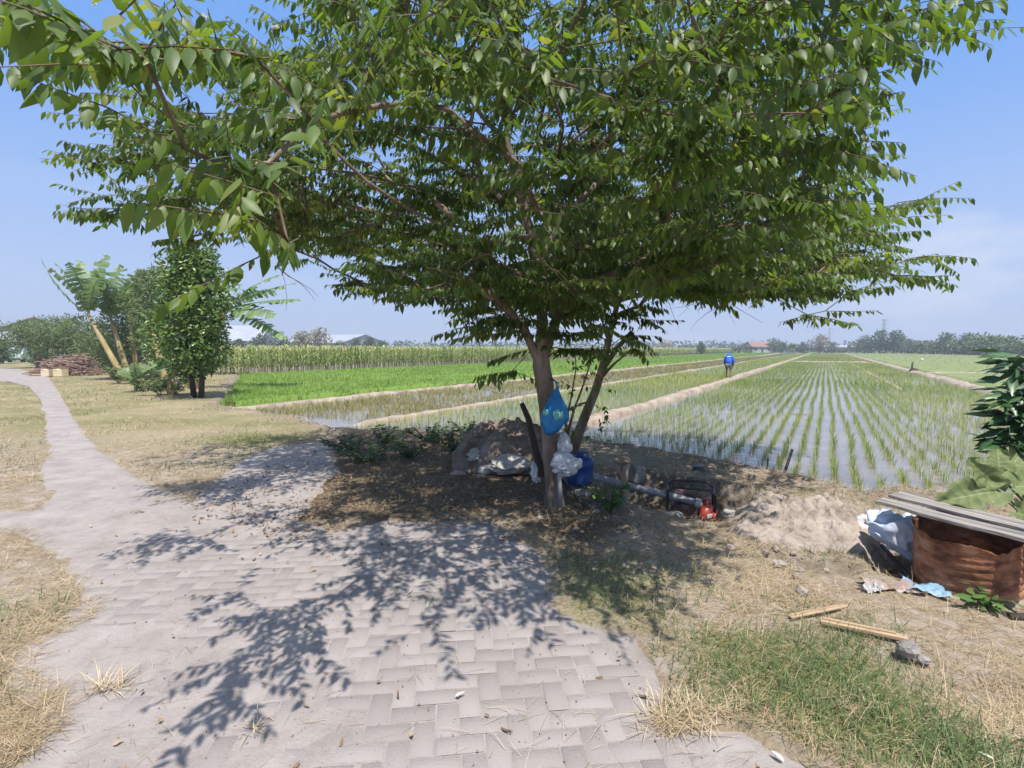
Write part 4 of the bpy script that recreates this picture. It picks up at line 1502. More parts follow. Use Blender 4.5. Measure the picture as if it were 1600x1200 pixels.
# ---- blue carrier bag hung on the trunk
P0 = at(865, 643, D - 0.14)
bag = empty('carrier_bag', P0, 'bright blue plastic bag with pale green fruit hanging from the tree trunk', 'bag')
mb = MB()
V, F = [], []
prof = [(-0.20, 0.07, 0.085), (-0.215, 0.095, 0.10), (-0.17, 0.125, 0.115), (-0.10, 0.14, 0.12), (-0.03, 0.135, 0.11), (0.05, 0.11, 0.085), (0.12, 0.075, 0.06), (0.19, 0.04, 0.035), (0.25, 0.014, 0.012)]
nn_ = 48
for i, (z, a_, b_) in enumerate(prof):
    for k in range(nn_):
        an = 2 * math.pi * k / nn_
        wv = 1 + 0.09 * math.sin(an * 7 + i * 0.7) * (0.3 + i / 6) + 0.16 * mnoise.noise(Vector((math.cos(an) * 2, math.sin(an) * 2, i * 0.7)))
        sk = 0.028 * (z + 0.2) / 0.4
        V.append((a_ * wv * math.cos(an) + sk + (-0.03 if z < -0.12 else 0) * math.cos(an), b_ * wv * math.sin(an) * 0.8 - 0.02, z - (0.05 * math.cos(an) if i < 3 else 0) * -0.6))
for i in range(len(prof) - 1):
    for k in range(nn_):
        F.append((i * nn_ + k, i * nn_ + (k + 1) % nn_, (i + 1) * nn_ + (k + 1) % nn_, (i + 1) * nn_ + k))
F.append(tuple(range(nn_ - 1, -1, -1)))
mb.add(V, F).build('bag_body', M_BLUEBAG, bag, smooth=True)
MB().tube([(0.035, 0.0, 0.24), (0.02, 0.03, 0.31), (-0.02, 0.09, 0.335), (0.05, 0.03, 0.29), (0.04, 0, 0.23)], 0.008, 6).build('handle', M_BLUEBAG, bag, smooth=True)
fr = MB()
fr.lump((-0.085, -0.088, 0.0), (0.036, 0.020, 0.036), 0.03, 2, 3, 3)
fr.lump((0.035, -0.096, -0.03), (0.06, 0.022, 0.055), 0.45, 2.4, 4, 4)
fr.build('fruit', M_LIME, bag, smooth=True)

# ---- white bags stuffed behind the trunk and beside the can
def crumple(mb, c, s, seed, amp=0.35, sub=5, freq=1.15, sag=0.0):
    bm = bmesh.new()
    bmesh.ops.create_icosphere(bm, subdivisions=sub, radius=1)
    V = []
    for v in bm.verts:
        p = v.co.normalized()
        o_ = Vector((seed * 5.1, seed * 2.3, seed))
        q = p * freq + o_
        q = q + Vector((mnoise.noise(q * 1.3), mnoise.noise(q * 1.3 + Vector((5, 0, 0))), mnoise.noise(q * 1.3 + Vector((0, 9, 0))))) * 0.6
        k = 1 + amp * (0.8 * (0.35 - abs(mnoise.noise(q))) + 0.5 * (0.3 - abs(mnoise.noise(q * 2.0))) + 0.10 * (0.3 - abs(mnoise.noise(q * 4.7))) + 0.6 * mnoise.noise(q * 0.6))
        z = p.z * k
        if z < 0: z *= (1 - sag)
        wd_ = 1 + sag * 0.5 * (1 - p.z) * 0.5
        V.append(Vector(c) + Vector((p.x * s[0] * k * wd_, p.y * s[1] * k * wd_, z * s[2])))
    F = [tuple(v.index for v in f.verts) for f in bm.faces]
    bm.free()
    return mb.add(V, F)


for px, py, dd, s, lab, sd_ in ((885, 728, D - 0.02, (0.125, 0.12, 0.12), 'crumpled white plastic bag wedged between trunk and blue can', 5),
                                (879, 697, D + 0.02, (0.07, 0.06, 0.095), 'small twisted white bag tucked above the crumpled one', 9),
                                (837, 736, D + 0.25, (0.05, 0.05, 0.09), 'small pale bag lying just left of the tree trunk', 12)):
    P0 = at(px, py, dd)
    tag(crumple(MB(), (0, 0, 0), s, sd_, 0.9).build('plastic_bag', M_WHITEBAG, None, smooth=True), lab, 'bag').location = P0

# ---- blue can, standing behind
P0 = at(906, 756, D + 0.42)
P0.z = max(P0.z, gz(P0.x, P0.y) - 0.02)
can = empty('plastic_can', P0, 'dark blue plastic can standing right of the tree trunk', 'can', rz=0.2)
MB().lathe([(0.135, 0.0), (0.15, 0.02), (0.155, 0.12), (0.152, 0.13), (0.152, 0.2), (0.157, 0.21), (0.157, 0.29), (0.13, 0.315), (0.05, 0.325)], 28).build('can_body', M_BLUECAN, can, smooth=True)
MB().lathe([(0.045, 0.315), (0.045, 0.352), (0.035, 0.358)], 16).build('cap', M_BLUECAN, can, smooth=True)
MB().tube([(-0.10, 0, 0.31), (-0.08, 0, 0.36), (-0.01, 0, 0.375), (0.08, 0, 0.36), (0.10, 0, 0.31)], 0.010, 6).build('handle', M_BLUECAN, can, smooth=True)

# ---- stakes, poles and pipes round the trunk
def pole(name, P, r, m, label, cat, n=8, group=None):
    P = [Vector(p) for p in P]
    o = MB().tube([p - P[0] for p in P], r, n).build(name, m, None, smooth=True)
    o.location = P[0]
    return tag(o, label, cat, group)


pole('pvc_pipe', [at(876, 792, D - 0.16), at(874, 740, D - 0.15)], 0.022, M_PIPE, 'short upright grey pipe stood against the foot of the trunk', 'pipe')
pole('stake', [at(848, 745, D + 0.2), at(836, 700, D + .3), at(826, 655, D + .35), at(815, 630, D + .38)], [0.045, 0.04, 0.035, 0.028], M_DARKWOOD, 'dark weathered stake leaning left above the soil heap', 'stake')
pole('bamboo_pole', [at(878, 750, D + 0.05), at(905, 782, D - .05), at(934, 808, D - .2)], [0.018, 0.022, 0.018], M_DARKWOOD, 'dark thin pole slanting down beside the green weed', 'pole')
# forked post with a flat top
P0 = at(975, 792, 5.75)
P0.z = gz(P0.x, P0.y) - 0.05
hgt = at(975, 722, 5.75).z - P0.z
post = MB().tube([(0, 0, 0), (0.01, 0, hgt * 0.5), (0.0, 0, hgt * 0.8), (0.012, 0, hgt)], [0.035, 0.038, 0.046, 0.05], 9)
post.tube([(0.0, 0, hgt * 0.7), (-0.05, 0, hgt * 0.86), (-0.10, 0.01, hgt * 0.97)], [0.03, 0.024, 0.02], 7)
post.tube([(0.0, 0.02, hgt * 0.75), (0.035, 0.04, hgt * 0.95)], [0.028, 0.022], 7)
post.lump((-0.035, 0, hgt + 0.02), (0.105, 0.07, 0.045), 0.25, 2.2, 3, 8)
o = post.build('forked_post', M_POST, None, smooth=True)
o.location = P0
tag(o, 'forked pale wooden post with a rough knob on top, by the pump pit', 'post')
# the grey pipe into the pump
pp_ = [at(918, 742, 6.35), at(975, 757, 6.2), at(1040, 773, 6.02), at(1092, 786, 5.88)]
pl = empty('water_pipe', pp_[0], 'long grey pipe running from the blue can down to the red pump', 'pipe')
MB().tube([p - pp_[0] for p in pp_], 0.042, 14).build('pipe_run', M_PIPE, pl, smooth=True)
MB().tube([pp_[3] - pp_[0] - (pp_[3] - pp_[2]).normalized() * 0.04, pp_[3] - pp_[0] + (pp_[3] - pp_[2]).normalized() * 0.06], 0.052, 14).build('coupling', M_PIPEW, pl, smooth=True)
pole('pvc_pipe', [at(1132, 800, 6.0), at(1162, 806, 5.85)], 0.04, M_PIPEW, 'short white pipe end lying right of the pump', 'pipe', 14)
pole('pvc_pipe', [at(1309, 866, 4.25), at(1311, 893, 4.15)], 0.026, M_PIPEW, 'dirty white pipe stub standing at the edge of the dry grass', 'pipe', 10)
pole('pvc_pipe', [at(1329, 882, 4.2), at(1345, 896, 4.1)], 0.034, M_PIPEW, 'dirty white pipe stub lying tilted next to the upright stub', 'pipe', 10)
pole('stick', [at(1218, 762, 6.75), at(1228, 732, 6.75), at(1238, 702, 6.78)], [0.022, 0.02, 0.018], M_DARKWOOD, 'thick dark stick leaning right at the edge of the big paddy', 'stick')
pole('stick', [at(1197, 756, 6.9), at(1200, 716, 6.9)], 0.012, M_DARKWOOD, 'thin upright dark stick left of the thick leaning one', 'stick')
pole('stick', [at(1424, 582, 40), at(1426, 566, 40)], 0.06, M_DARKWOOD, 'small dark stake on the right-hand bund where a side bund joins', 'stick')
tag(MB().lump((0, 0, 0), (0.35, 0.25, 0.2), 0.3, 2, 2, 4).build('stump', M_DARKWOOD), 'dark lump of wood at the foot of the stake on the right-hand bund', 'stump').location = at(1428, 579, 40)
tag(MB().lump((0, 0, 0), (0.2, 0.12, 0.2), 0.2, 2, 2, 4).build('white_bird', M_WHITEBAG, None, True), 'tiny white bird standing in the far right rice field', 'bird').location = at(1441, 562, 72)

# ---- pump in its pit
P0 = at(1078, 822, 6.0)
P0.z = max(gz(P0.x, P0.y) - 0.01, -0.40) + 0.03
pump = empty('water_pump', P0, 'red petrol water pump in a black tube frame down in the pit', 'pump', rz=R(-18))
fr = MB()
fw, fd, fh = 0.52, 0.38, 0.45
for yy_ in (-fd / 2, fd / 2):
    fr.tube([(-fw / 2, yy_, 0), (-fw / 2, yy_, fh - 0.06), (-fw / 2 + 0.06, yy_, fh), (fw / 2 - 0.06, yy_, fh), (fw / 2, yy_, fh - 0.06), (fw / 2, yy_, 0)], 0.0145, 8)
for xx_ in (-fw / 2, fw / 2):
    fr.tube([(xx_, -fd / 2, 0.015), (xx_, fd / 2, 0.015)], 0.0135, 8)
    fr.tube([(xx_, -fd / 2, fh - 0.07), (xx_, fd / 2, fh - 0.07)], 0.0135, 8)
fr.build('frame', M_BLACK, pump, smooth=True)
en = MB().box((-0.08, 0.0, 0.13), (0.26, 0.24, 0.20)).box((-0.10, 0.05, 0.25), (0.16, 0.12, 0.08))
en.tube([(-0.1, -0.14, 0.15), (-0.1, -0.11, 0.15)], 0.095, 18)
for k in range(5): en.box((-0.02, -0.03, 0.235 + k * 0.016), (0.12, 0.14, 0.006))
en.build('engine', M_OILY, pump, bevel=0.008)
MB().box((-0.06, 0.05, 0.335), (0.26, 0.17, 0.09)).build('fuel_tank', M_OILY, pump, bevel=0.03)
MB().tube([(-0.19, -0.02, 0.25), (0.0, -0.02, 0.27)], 0.045, 12).build('muffler', M_STEEL, pump, smooth=True)
vo = MB().tube([(0.14, -0.10, 0.15), (0.19, -0.14, 0.15), (0.235, -0.175, 0.15)], [0.105, 0.125, 0.10], 22)
vo.tube([(0.17, -0.12, 0.23), (0.17, -0.12, 0.33)], [0.05, 0.045], 14)
vo.tube([(0.235, -0.175, 0.15), (0.30, -0.215, 0.15)], [0.055, 0.048], 14)
vo.build('pump_housing', M_REDP, pump, smooth=True)
MB().box((0.205, -0.245, 0.17), (0.075, 0.004, 0.045), Matrix.Rotation(R(38), 3, 'Z')).build('plate', M_WHITEBAG, pump)
MB().tube([(0.29, -0.21, 0.15), (0.36, -0.25, 0.165), (0.42, -0.285, 0.13), (0.435, -0.295, 0.05), (0.435, -0.295, -0.05)], [0.05, 0.056, 0.056, 0.056, 0.05], 14).build('elbow_hose', M_BLACK, pump, smooth=True)
# masonry and stones round the pit
def stone(px, py, Y, s, m, lab, name='stone', cat='stone', seed=1, amp=0.22, zoff=0.0, group=None):
    o = MB().lump((0, 0, 0), s, amp, 1.6, 3, seed).build(name, m, None, smooth=False)
    P = at(px, py, Y)
    P.z += zoff
    o.location = P
    o.rotation_euler = (random.uniform(-.2, .2), random.uniform(-.2, .2), random.uniform(0, 3))
    return tag(o, lab, cat, group)


o = MB().box((0, 0, 0), (0.17, 0.14, 0.22)).build('concrete_block', M_CONC, None, bevel=0.012)
o.location = at(996, 741, 6.95); o.rotation_euler = (0.1, 0.15, 0.4)
tag(o, 'pale concrete block set at the back left corner of the pump pit', 'block')
o = MB().box((0, 0, 0), (1.05, 0.14, 0.30)).build('pit_wall', M_CONC, None, bevel=0.02)
o.location = at(1075, 772, 6.95); o.rotation_euler = (0.05, 0.06, -0.32)
tag(o, 'stained concrete wall along the back of the pump pit', 'wall')
o = MB().lathe([(0.075, 0), (0.085, 0.03), (0.085, 0.11), (0.06, 0.125)], 14).build('black_tub', M_BLACK, None, smooth=True)
o.location = at(1091, 742, 6.95)
tag(o, 'small black tub on the bank behind the pump pit', 'tub')
stone(905, 772, 5.75, (0.14, 0.10, 0.075), M_CONC, 'grey stone below the blue can', seed=3)
stone(890, 806, 5.3, (0.12, 0.09, 0.07), M_PINK, 'pinkish stone in front of the tree foot', seed=5)
stone(1088, 842, 4.75, (0.15, 0.10, 0.055), M_CONC, 'flat grey stone in front of the red pump', seed=6)
stone(1155, 815, 5.45, (0.17, 0.12, 0.085), M_SOIL, 'big pale clod in front of the short white pipe', seed=7)
stone(1050, 806, 5.5, (0.15, 0.07, 0.05), M_CONC, 'narrow grey stone on the near lip of the pump pit', seed=9)
stone(925, 800, 5.35, (0.13, 0.07, 0.05), M_SOIL, 'brown clod between the leaning pole and the weed', seed=11)
stone(760, 735, 6.9, (0.16, 0.12, 0.08), M_SACK, 'pale stone at the left foot of the shaded soil heap', seed=12)
stone(715, 742, 6.8, (0.11, 0.08, 0.06), M_PINK, 'reddish stone in the shade left of the soil heap', seed=14)

# ---- heaps of earth
def heap(name, cx_, cy_, rx, ry, hgt, seed, m, res=0.035, rot=0.0, kind='structure', rough_=0.3, label=None, cat=None):
    n = int(max(rx, ry) * 2 / res)
    u = np.linspace(-1, 1, n)
    U, Wv = np.meshgrid(u, u)
    x, y = U * rx, Wv * ry
    c_, s_ = math.cos(rot), math.sin(rot)
    X, Y = cx_ + x * c_ - y * s_, cy_ + x * s_ + y * c_
    r = np.sqrt(U ** 2 + Wv ** 2) + (fbm(X * 2.1, Y * 2.1, seed) - 0.5) * 0.7
    k = np.clip(1 - r, 0, 1)
    z = hgt * (1 - (1 - k) ** 2.2) * (0.65 + 0.7 * fbm(X * 2.5, Y * 2.5, seed + 1))
    cl = np.abs(fbm(X * 9, Y * 9, seed + 2) - 0.5) * 2
    z = z + hgt * rough_ * (cl - 0.3) * np.clip(k * 3, 0, 1) + hgt * 0.10 * (fbm(X * 26, Y * 26, seed + 3) - 0.5) * np.clip(k * 3, 0, 1)
    Z = ground_h(X, Y) - 0.05 + z + 0.06 * (k > 0.02)
    idx = np.arange(n * n).reshape(n, n)
    Q = np.stack([idx[:-1, :-1], idx[:-1, 1:], idx[1:, 1:], idx[1:, :-1]], 2).reshape(-1, 4)
    keep = (k > 0.0).reshape(-1)
    Q = Q[keep[Q].any(1)]
    used = np.unique(Q)
    rm = -np.ones(n * n, int); rm[used] = np.arange(len(used))
    o = link(name, np_mesh(name, np.stack([X, Y, Z], 2).reshape(-1, 3)[used], rm[Q], None, None, smooth=True), None, m)
    return tag(o, label, cat, kind=kind)


P0 = gp(1262, 838, 0.08)
heap('dirt_mound', P0.x + 0.22, P0.y + 0.45, 0.80, 0.70, 0.24, 401, M_SOIL, 0.016, -0.25, rough_=0.5)
P0 = gp(1215, 850, 0.0)
heap('dirt_mound', P0.x + 0.1, P0.y + 0.1, 0.5, 0.22, 0.07, 421, M_SOIL, 0.02, -0.3)
P0 = gp(795, 745, 0.0)
heap('dirt_mound', P0.x + 0.12, P0.y + 0.75, 0.95, 0.8, 0.62, 431, M_SOILD, 0.03, 0.1, rough_=0.12)
for px, py, Y, s, sd_, lab in ((792, 728, 6.75, (0.26, 0.17, 0.13), 21, 'grey-beige woven sack at the foot of the soil heap, nearest the trunk'),
                               (745, 715, 7.2, (0.22, 0.16, 0.11), 22, 'slumped grey sack lying on the left flank of the soil heap')):
    o = crumple(MB(), (0, 0, 0), s, sd_, 0.7, sag=0.3).build('sack', M_SACK, None, smooth=True)
    o.location = at(px, py, Y)
    tag(o, lab, 'sack')


# ---- clods of earth strewn round the heaps and the pit
CL = MB()
ico = bmesh.new()
bmesh.ops.create_icosphere(ico, subdivisions=2, radius=1)
iv = [v.co.copy() for v in ico.verts]
iff = [tuple(v.index for v in f.verts) for f in ico.faces]
ico.free()
spots = [(gp(1262, 838, 0), 0.75, 150), (gp(1180, 850, 0), 0.5, 50), (gp(1000, 740, 0), 0.8, 70), (gp(1100, 735, 0), 0.7, 80), (gp(940, 820, 0), 0.6, 18), (gp(760, 740, 0), 1.1, 40), (gp(1200, 890, 0), 0.6, 40), (gp(500, 690, 0), 1.2, 40)]
for c_, sp_, nn2 in spots:
    X_ = c_.x + rng.normal(0, sp_ * 0.55, nn2)
    Y_ = c_.y + rng.normal(0, sp_ * 0.5, nn2)
    Z_ = ground_h(X_, Y_)
    S_ = sdf(X_, Y_, PATH)
    for x_, y_, z_, s_ in zip(X_.tolist(), Y_.tolist(), Z_.tolist(), S_.tolist()):
        if s_ > -0.05 or z_ < -0.12: continue
        r_0 = 0.008 + 0.034 * random.random() ** 4
        ph = random.uniform(0, 50)
        sq = (random.uniform(0.7, 1.3), random.uniform(0.7, 1.3), random.uniform(0.5, 0.9))
        CL.add([(x_ + v.x * r_0 * sq[0] * (1 + 0.5 * mnoise.noise(v * 1.5 + Vector((ph, 0, 0)))), y_ + v.y * r_0 * sq[1] * (1 + 0.5 * mnoise.noise(v * 1.5 + Vector((ph, 0, 0)))),
                 z_ + r_0 * 0.3 + v.z * r_0 * sq[2] * (1 + 0.5 * mnoise.noise(v * 1.5 + Vector((0, ph, 0))))) for v in iv], iff)
tag(CL.build('soil_clods', M_SOIL), 'small clods of dry earth strewn around the heaps and the pit', 'clods', kind='stuff')

# ---- weeds
def weed(name, P, n, rad, h, ln, m, label, cat='plant', seed=0, wr=0.42, droop=0.3, stems=5, lean=(0, 0)):
    r = np.random.default_rng(seed)
    root = empty(name, P, label, cat)
    st = MB()
    LPs, LTs, LNs, LLs = [], [], [], []
    for k in range(stems):
        a_ = r.uniform(0, 6.28)
        q = r.uniform(0.3, 1.0)
        tip = Vector((math.cos(a_) * rad * q + lean[0], math.sin(a_) * rad * q + lean[1], h * r.uniform(0.6, 1.0)))
        mid = tip * 0.5 + Vector((0, 0, h * 0.12))
        st.tube([(0, 0, -0.02), mid, tip], [0.007, 0.005, 0.002], 5)
        m_ = max(2, n // stems)
        for t in r.uniform(0.25, 1.0, m_):
            p = mid * (2 * t * (1 - t)) * 1.0 + tip * t * t + Vector((0, 0, 0))
            p = (mid * 2 * t * (1 - t)) + tip * (t * t)
            LPs.append(tuple(p))
            az = r.uniform(0, 6.28)
            LTs.append((math.cos(az), math.sin(az), r.uniform(-droop, 0.5)))
            LNs.append((r.normal(0, 0.35), r.normal(0, 0.35), 1))
            LLs.append(ln * r.uniform(0.6, 1.15))
    LLs = np.array(LLs)
    st.build('stem', M_WEED, root)
    link('leaves', leaf_mesh('leaves', np.array(LPs), np.array(LTs), np.array(LNs), LLs, LLs * wr, np.clip(r.normal(0.5, 0.22, len(LLs)), 0, 1), fold=0.12, droop=0.12), root, m)
    return root


P0 = gp(952, 806, 0.0); P0.z = gz(P0.x, P0.y)
weed('weed_plant', P0, 110, 0.28, 0.36, 0.085, M_WEED, 'leafy green weed growing at the left end of the pump pit', seed=4, stems=9, wr=0.6)
P0 = gp(1548, 952, 0.0)
weed('seedling_plant', P0, 26, 0.2, 0.13, 0.13, M_WEED, 'low sprawling bright green plant in front of the rusty drum', seed=6, stems=5, lean=(-0.05, 0))
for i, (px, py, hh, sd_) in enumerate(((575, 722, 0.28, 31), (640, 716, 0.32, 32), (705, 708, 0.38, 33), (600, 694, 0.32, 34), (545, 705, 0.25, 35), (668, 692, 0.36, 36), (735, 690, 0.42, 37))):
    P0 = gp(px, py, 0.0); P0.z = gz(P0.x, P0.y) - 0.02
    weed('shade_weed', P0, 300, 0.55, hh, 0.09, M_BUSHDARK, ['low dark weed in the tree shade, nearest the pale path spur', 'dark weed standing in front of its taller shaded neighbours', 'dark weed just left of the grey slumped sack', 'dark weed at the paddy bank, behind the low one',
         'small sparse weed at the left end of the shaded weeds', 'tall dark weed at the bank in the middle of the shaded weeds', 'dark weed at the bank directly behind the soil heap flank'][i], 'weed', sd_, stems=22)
for i, (px, py, ln_) in enumerate(((170, 1075, 0.16), (672, 940, 0.09), (405, 1140, 0.10), (1075, 1120, 0.17))):
    P0 = gp(px, py, 0.01)
    n = (70, 24, 22, 160)[i]
    a_ = rng.uniform(0, 6.28, n)
    Pp = np.stack([rng.normal(0, 0.05, n) * (1 + (i == 3)) * (0.45 if i == 2 else 1), rng.normal(0, 0.022, n) * (1 + 2 * (i == 3)), np.full(n, 0.003)], 1)
    V, q, t = blades(Pp, a_, rng.uniform(0.5, 1.1, n) * ln_, rng.uniform(0.7, 1.4, n), np.full(n, 0.004), rng.uniform(0, 0.4, n))
    o = link('straw_tuft', np_mesh('straw_tuft', V, q, t, {'tint': np.repeat(np.clip(rng.normal(0.75 if i != 1 else 0.35, 0.15, n), 0, 1), 5)}), None, M_STRAW if i != 1 else M_GRASS)
    o.location = P0
    tag(o, ['pale dry grass tuft lying alone on the left of the pavers', 'small green grass tuft between pavers in the leaf shadow', 'thin pale straw wisp on the pavers near the bottom edge',
            'big mixed grass tuft growing at the right edge of the pavers'][i], 'tuft')

# ---- sacks and sheets left of the drum
o = crumple(MB(), (0, 0, 0), (0.21, 0.13, 0.17), 41, 0.75, sag=0.3).build('plastic_sack', M_BLUESACK, None, smooth=True)
o.location = at(1412, 838, 4.1); o.rotation_euler = (0.1, 0.55, -0.3)
tag(o, 'pale blue plastic sack slumped against the rusty drum', 'sack')
o = crumple(MB(), (0, 0, 0), (0.17, 0.10, 0.085), 43, 1.0).build('plastic_sheet', M_GREYSHEET, None, smooth=True)
o.location = at(1360, 823, 4.55); o.rotation_euler = (0, 0.1, -0.3)
tag(o, 'crumpled grey plastic sheet left of the pale blue sack', 'sheet')
pole('black_pipe', [at(1378, 852, 4.2), at(1398, 875, 4.0), at(1425, 905, 3.72)], 0.016, M_BLACK, 'thin black pipe lying down the bank under the pale blue sack', 'pipe')
def rag(px, py, z, sx_, sy_, seed, m, label, rz=0.0, name='rag'):
    n = 22
    u = np.linspace(-1, 1, n)
    U, Wv = np.meshgrid(u, u)
    ed = 1 + (fbm(U * 2 + seed, Wv * 2, seed) - 0.5) * 0.7
    X, Y = U * sx_ * ed, Wv * sy_ * ed
    Z = fbm(U * 2.5 + 4, Wv * 1.2, seed + 1) * 0.09 + fbm(U * 7, Wv * 2, seed + 2) * 0.035 - 0.03
    idx = np.arange(n * n).reshape(n, n)
    Q = np.stack([idx[:-1, :-1], idx[:-1, 1:], idx[1:, 1:], idx[1:, :-1]], 2).reshape(-1, 4)
    o = link(name, np_mesh(name, np.stack([X, Y, Z], 2).reshape(-1, 3), Q, None, None, smooth=True), None, m)
    o.location = gp(px, py, z); o.rotation_euler = (0, 0, rz)
    return tag(o, label, 'rag')


rag(1447, 926, 0.0, 0.14, 0.075, 51, M_CYAN, 'light blue rag lying at the left foot of the rusty drum', -0.7)
rag(1392, 922, 0.0, 0.17, 0.07, 53, M_PINK, 'faded pinkish rag lying left of the light blue rag', -0.4)
rag(1362, 925, 0.0, 0.07, 0.045, 55, M_GREYSHEET, 'scrap of grey plastic at the left end of the pinkish rag', 0.2)

# ---- rusty drum with boards laid over it
P0 = gp(1515, 938, 0.0) + Vector((0.2, 0.24, -0.03))
drum = empty('rusty_drum', P0, 'rust-brown dented steel drum with a torn rim under grey boards', 'drum', rz=R(-35))
drum.rotation_euler = (R(7), R(-3), R(-38))
V, F = [], []
na, nh, r0, h0 = 96, 96, 0.30, 0.47
for i in range(nh + 1):
    for k in range(na):
        an = 2 * math.pi * k / na
        tr = i / nh
        top = h0 - 0.06 * max(0, mnoise.noise(Vector((math.cos(an) * 1.6, math.sin(an) * 1.6, 3.3)))) - 0.03 * abs(mnoise.noise(Vector((math.cos(an) * 6, math.sin(an) * 6, 1.0)))) - 0.02 * math.exp(-((an - 5.3) / 0.35) ** 2)
        z = top * tr
        rr = r0 + 0.0085 * abs(math.sin(z * math.pi / 0.055)) ** 0.7 * (1 if 0.05 < z < 0.36 else 0.2) + 0.009 * mnoise.noise(Vector((math.cos(an) * 1.5, math.sin(an) * 1.5, z * 4))) + (0.012 if tr > 0.96 else 0)
        V.append((rr * math.cos(an), rr * math.sin(an), z))
for i in range(nh):
    for k in range(na):
        F.append((i * na + k, i * na + (k + 1) % na, (i + 1) * na + (k + 1) % na, (i + 1) * na + k))
MB().add(V, F).build('shell', M_RUST, drum, smooth=True)
MB().lathe([(0.28, 0.0), (0.28, 0.16)], 32).build('filling', M_SOILD, drum)
bd = None
for i, (A_, B_, wd, lab) in enumerate((((1374, 806, 3.93), (1660, 874, 3.06), 0.16, 'grey weathered board lying over the drum, the nearer of two'),
                                       ((1400, 800, 4.06), (1665, 846, 3.20), 0.22, 'grey weathered board lying over the drum, the farther of two'))):
    a_, b_ = at(*A_), at(*B_)
    zt = 0.475 + i * 0.014
    a_.z = zt + 0.03; b_.z = zt - 0.0
    Lb = (b_ - a_).length
    o = MB()
    seg = 14
    V, F = [], []
    for s in range(seg + 1):
        t = s / seg
        e0 = 0.02 * mnoise.noise(Vector((t * 5, i * 9, 0))); e1 = 0.02 * mnoise.noise(Vector((t * 5, i * 9, 7)))
        for yy_, zz_ in ((-wd / 2 + e0, 0), (wd / 2 + e1, 0), (wd / 2 + e1, 0.022), (-wd / 2 + e0, 0.022)):
            V.append((t * Lb + (0.03 * mnoise.noise(Vector((yy_ * 30, i, 2))) if s in (0, seg) else 0), yy_, zz_ + 0.008 * mnoise.noise(Vector((t * 3, yy_ * 6, i)))))
    for s in range(seg):
        for k in range(4):
            F.append((s * 4 + k, s * 4 + (k + 1) % 4, (s + 1) * 4 + (k + 1) % 4, (s + 1) * 4 + k))
    F += [(3, 2, 1, 0), tuple(seg * 4 + k for k in range(4))]
    ob = o.add(V, F).build('board', M_BOARD, None)
    ob.location = a_
    dvec = (b_ - a_).normalized()
    ob.rotation_euler = dvec.to_track_quat('X', 'Z').to_euler()
    tag(ob, lab, 'board')

# ---- laths, broken brick, leaves on the ground
def lath(A_, B_, wd, th, label, seed):
    a_, b_ = gp(*A_, 0.03), gp(*B_, 0.035)
    Lb = (b_ - a_).length
    ob = MB().box((Lb / 2, 0, 0), (Lb, wd, th)).box((Lb * 0.45, wd * 0.2, th * 0.7), (Lb * 0.85, wd * 0.4, th * 0.5)).build('lath', M_LATH, None, bevel=0.003)
    ob.location = a_
    ob.rotation_euler = (b_ - a_).normalized().to_track_quat('X', 'Z').to_euler()
    return tag(ob, label, 'lath')


lath((1234, 964), (1322, 946), 0.035, 0.012, 'shorter pale wooden lath on the dry grass, the upper of two', 1)
lath((1282, 970), (1418, 998), 0.05, 0.022, 'longer pale wooden lath pointing at the broken grey brick', 2)
P0 = gp(1418, 1020, 0.05)
br = MB().lump((0, 0, 0.02), (0.055, 0.045, 0.05), 0.3, 1.8, 2, 61).box((0.02, 0.03, 0.0), (0.08, 0.06, 0.06)).lump((0.07, -0.03, -0.02), (0.035, 0.03, 0.02), 0.4, 2, 2, 63)
o = br.build('broken_brick', M_CONC, None); o.location = P0
tag(o, 'broken grey brick at the right end of the long lath', 'brick')
o = MB().tube([(0, 0, 0), (0.16, -0.02, 0.01), (0.35, -0.03, 0.0)], [0.022, 0.026, 0.02], 7).build('stick', M_DARKWOOD, None, True)
o.location = gp(1578, 964, 0.02)
tag(o, 'dark brown stick lying at the right edge below the drum', 'stick')
M_PALELEAF = mat('pale_dead_leaf', [(0.62, 0.58, 0.46), (0.75, 0.72, 0.62)], rough=0.7, transl=0.2)
for px, py, az, lab in ((1225, 1190, 2.2, 'pale curled leaf on the pavers at the bottom edge'), (1555, 1188, 2.6, 'pale grey leaf in the green grass at the bottom right'), (711, 1089, 0.4, 'small pale leaf scrap on the pavers near the middle')):
    V, q, t = leaf_arrays(np.zeros((1, 3)), np.array([[math.cos(az), math.sin(az), 0.1]]), np.array([[0, 0.2, 1.0]]), np.array([0.055]), np.array([0.022]), fold=-0.3, droop=-0.1)
    o = link('fallen_leaf', np_mesh('fallen_leaf', V, q, t), None, M_PALELEAF)
    o.location = gp(px, py, 0.022 if px != 1555 else 0.06)
    tag(o, lab, 'leaf')
# ================================================================== BROAD-LEAVED PLANTS AT THE RIGHT EDGE
M_PALELEAFG = mat('big_pale_leaf', [(0.10, 0.15, 0.05), (0.165, 0.215, 0.08), (0.26, 0.29, 0.13), (0.42, 0.42, 0.24)], attr='tint', scale=5, rough=0.6, transl=0.3, back=(0.26, 0.30, 0.16))
M_DARKGLOSS = mat('glossy_dark_leaf', [(0.018, 0.05, 0.018), (0.03, 0.085, 0.025), (0.06, 0.14, 0.04), (0.14, 0.22, 0.07)], scale=3, rough=0.38, attr='tint', transl=0.22, spec=0.5)
M_STALK = mat('green_stalk', [(0.13, 0.19, 0.07), (0.22, 0.28, 0.11)], scale=4, rough=0.6)


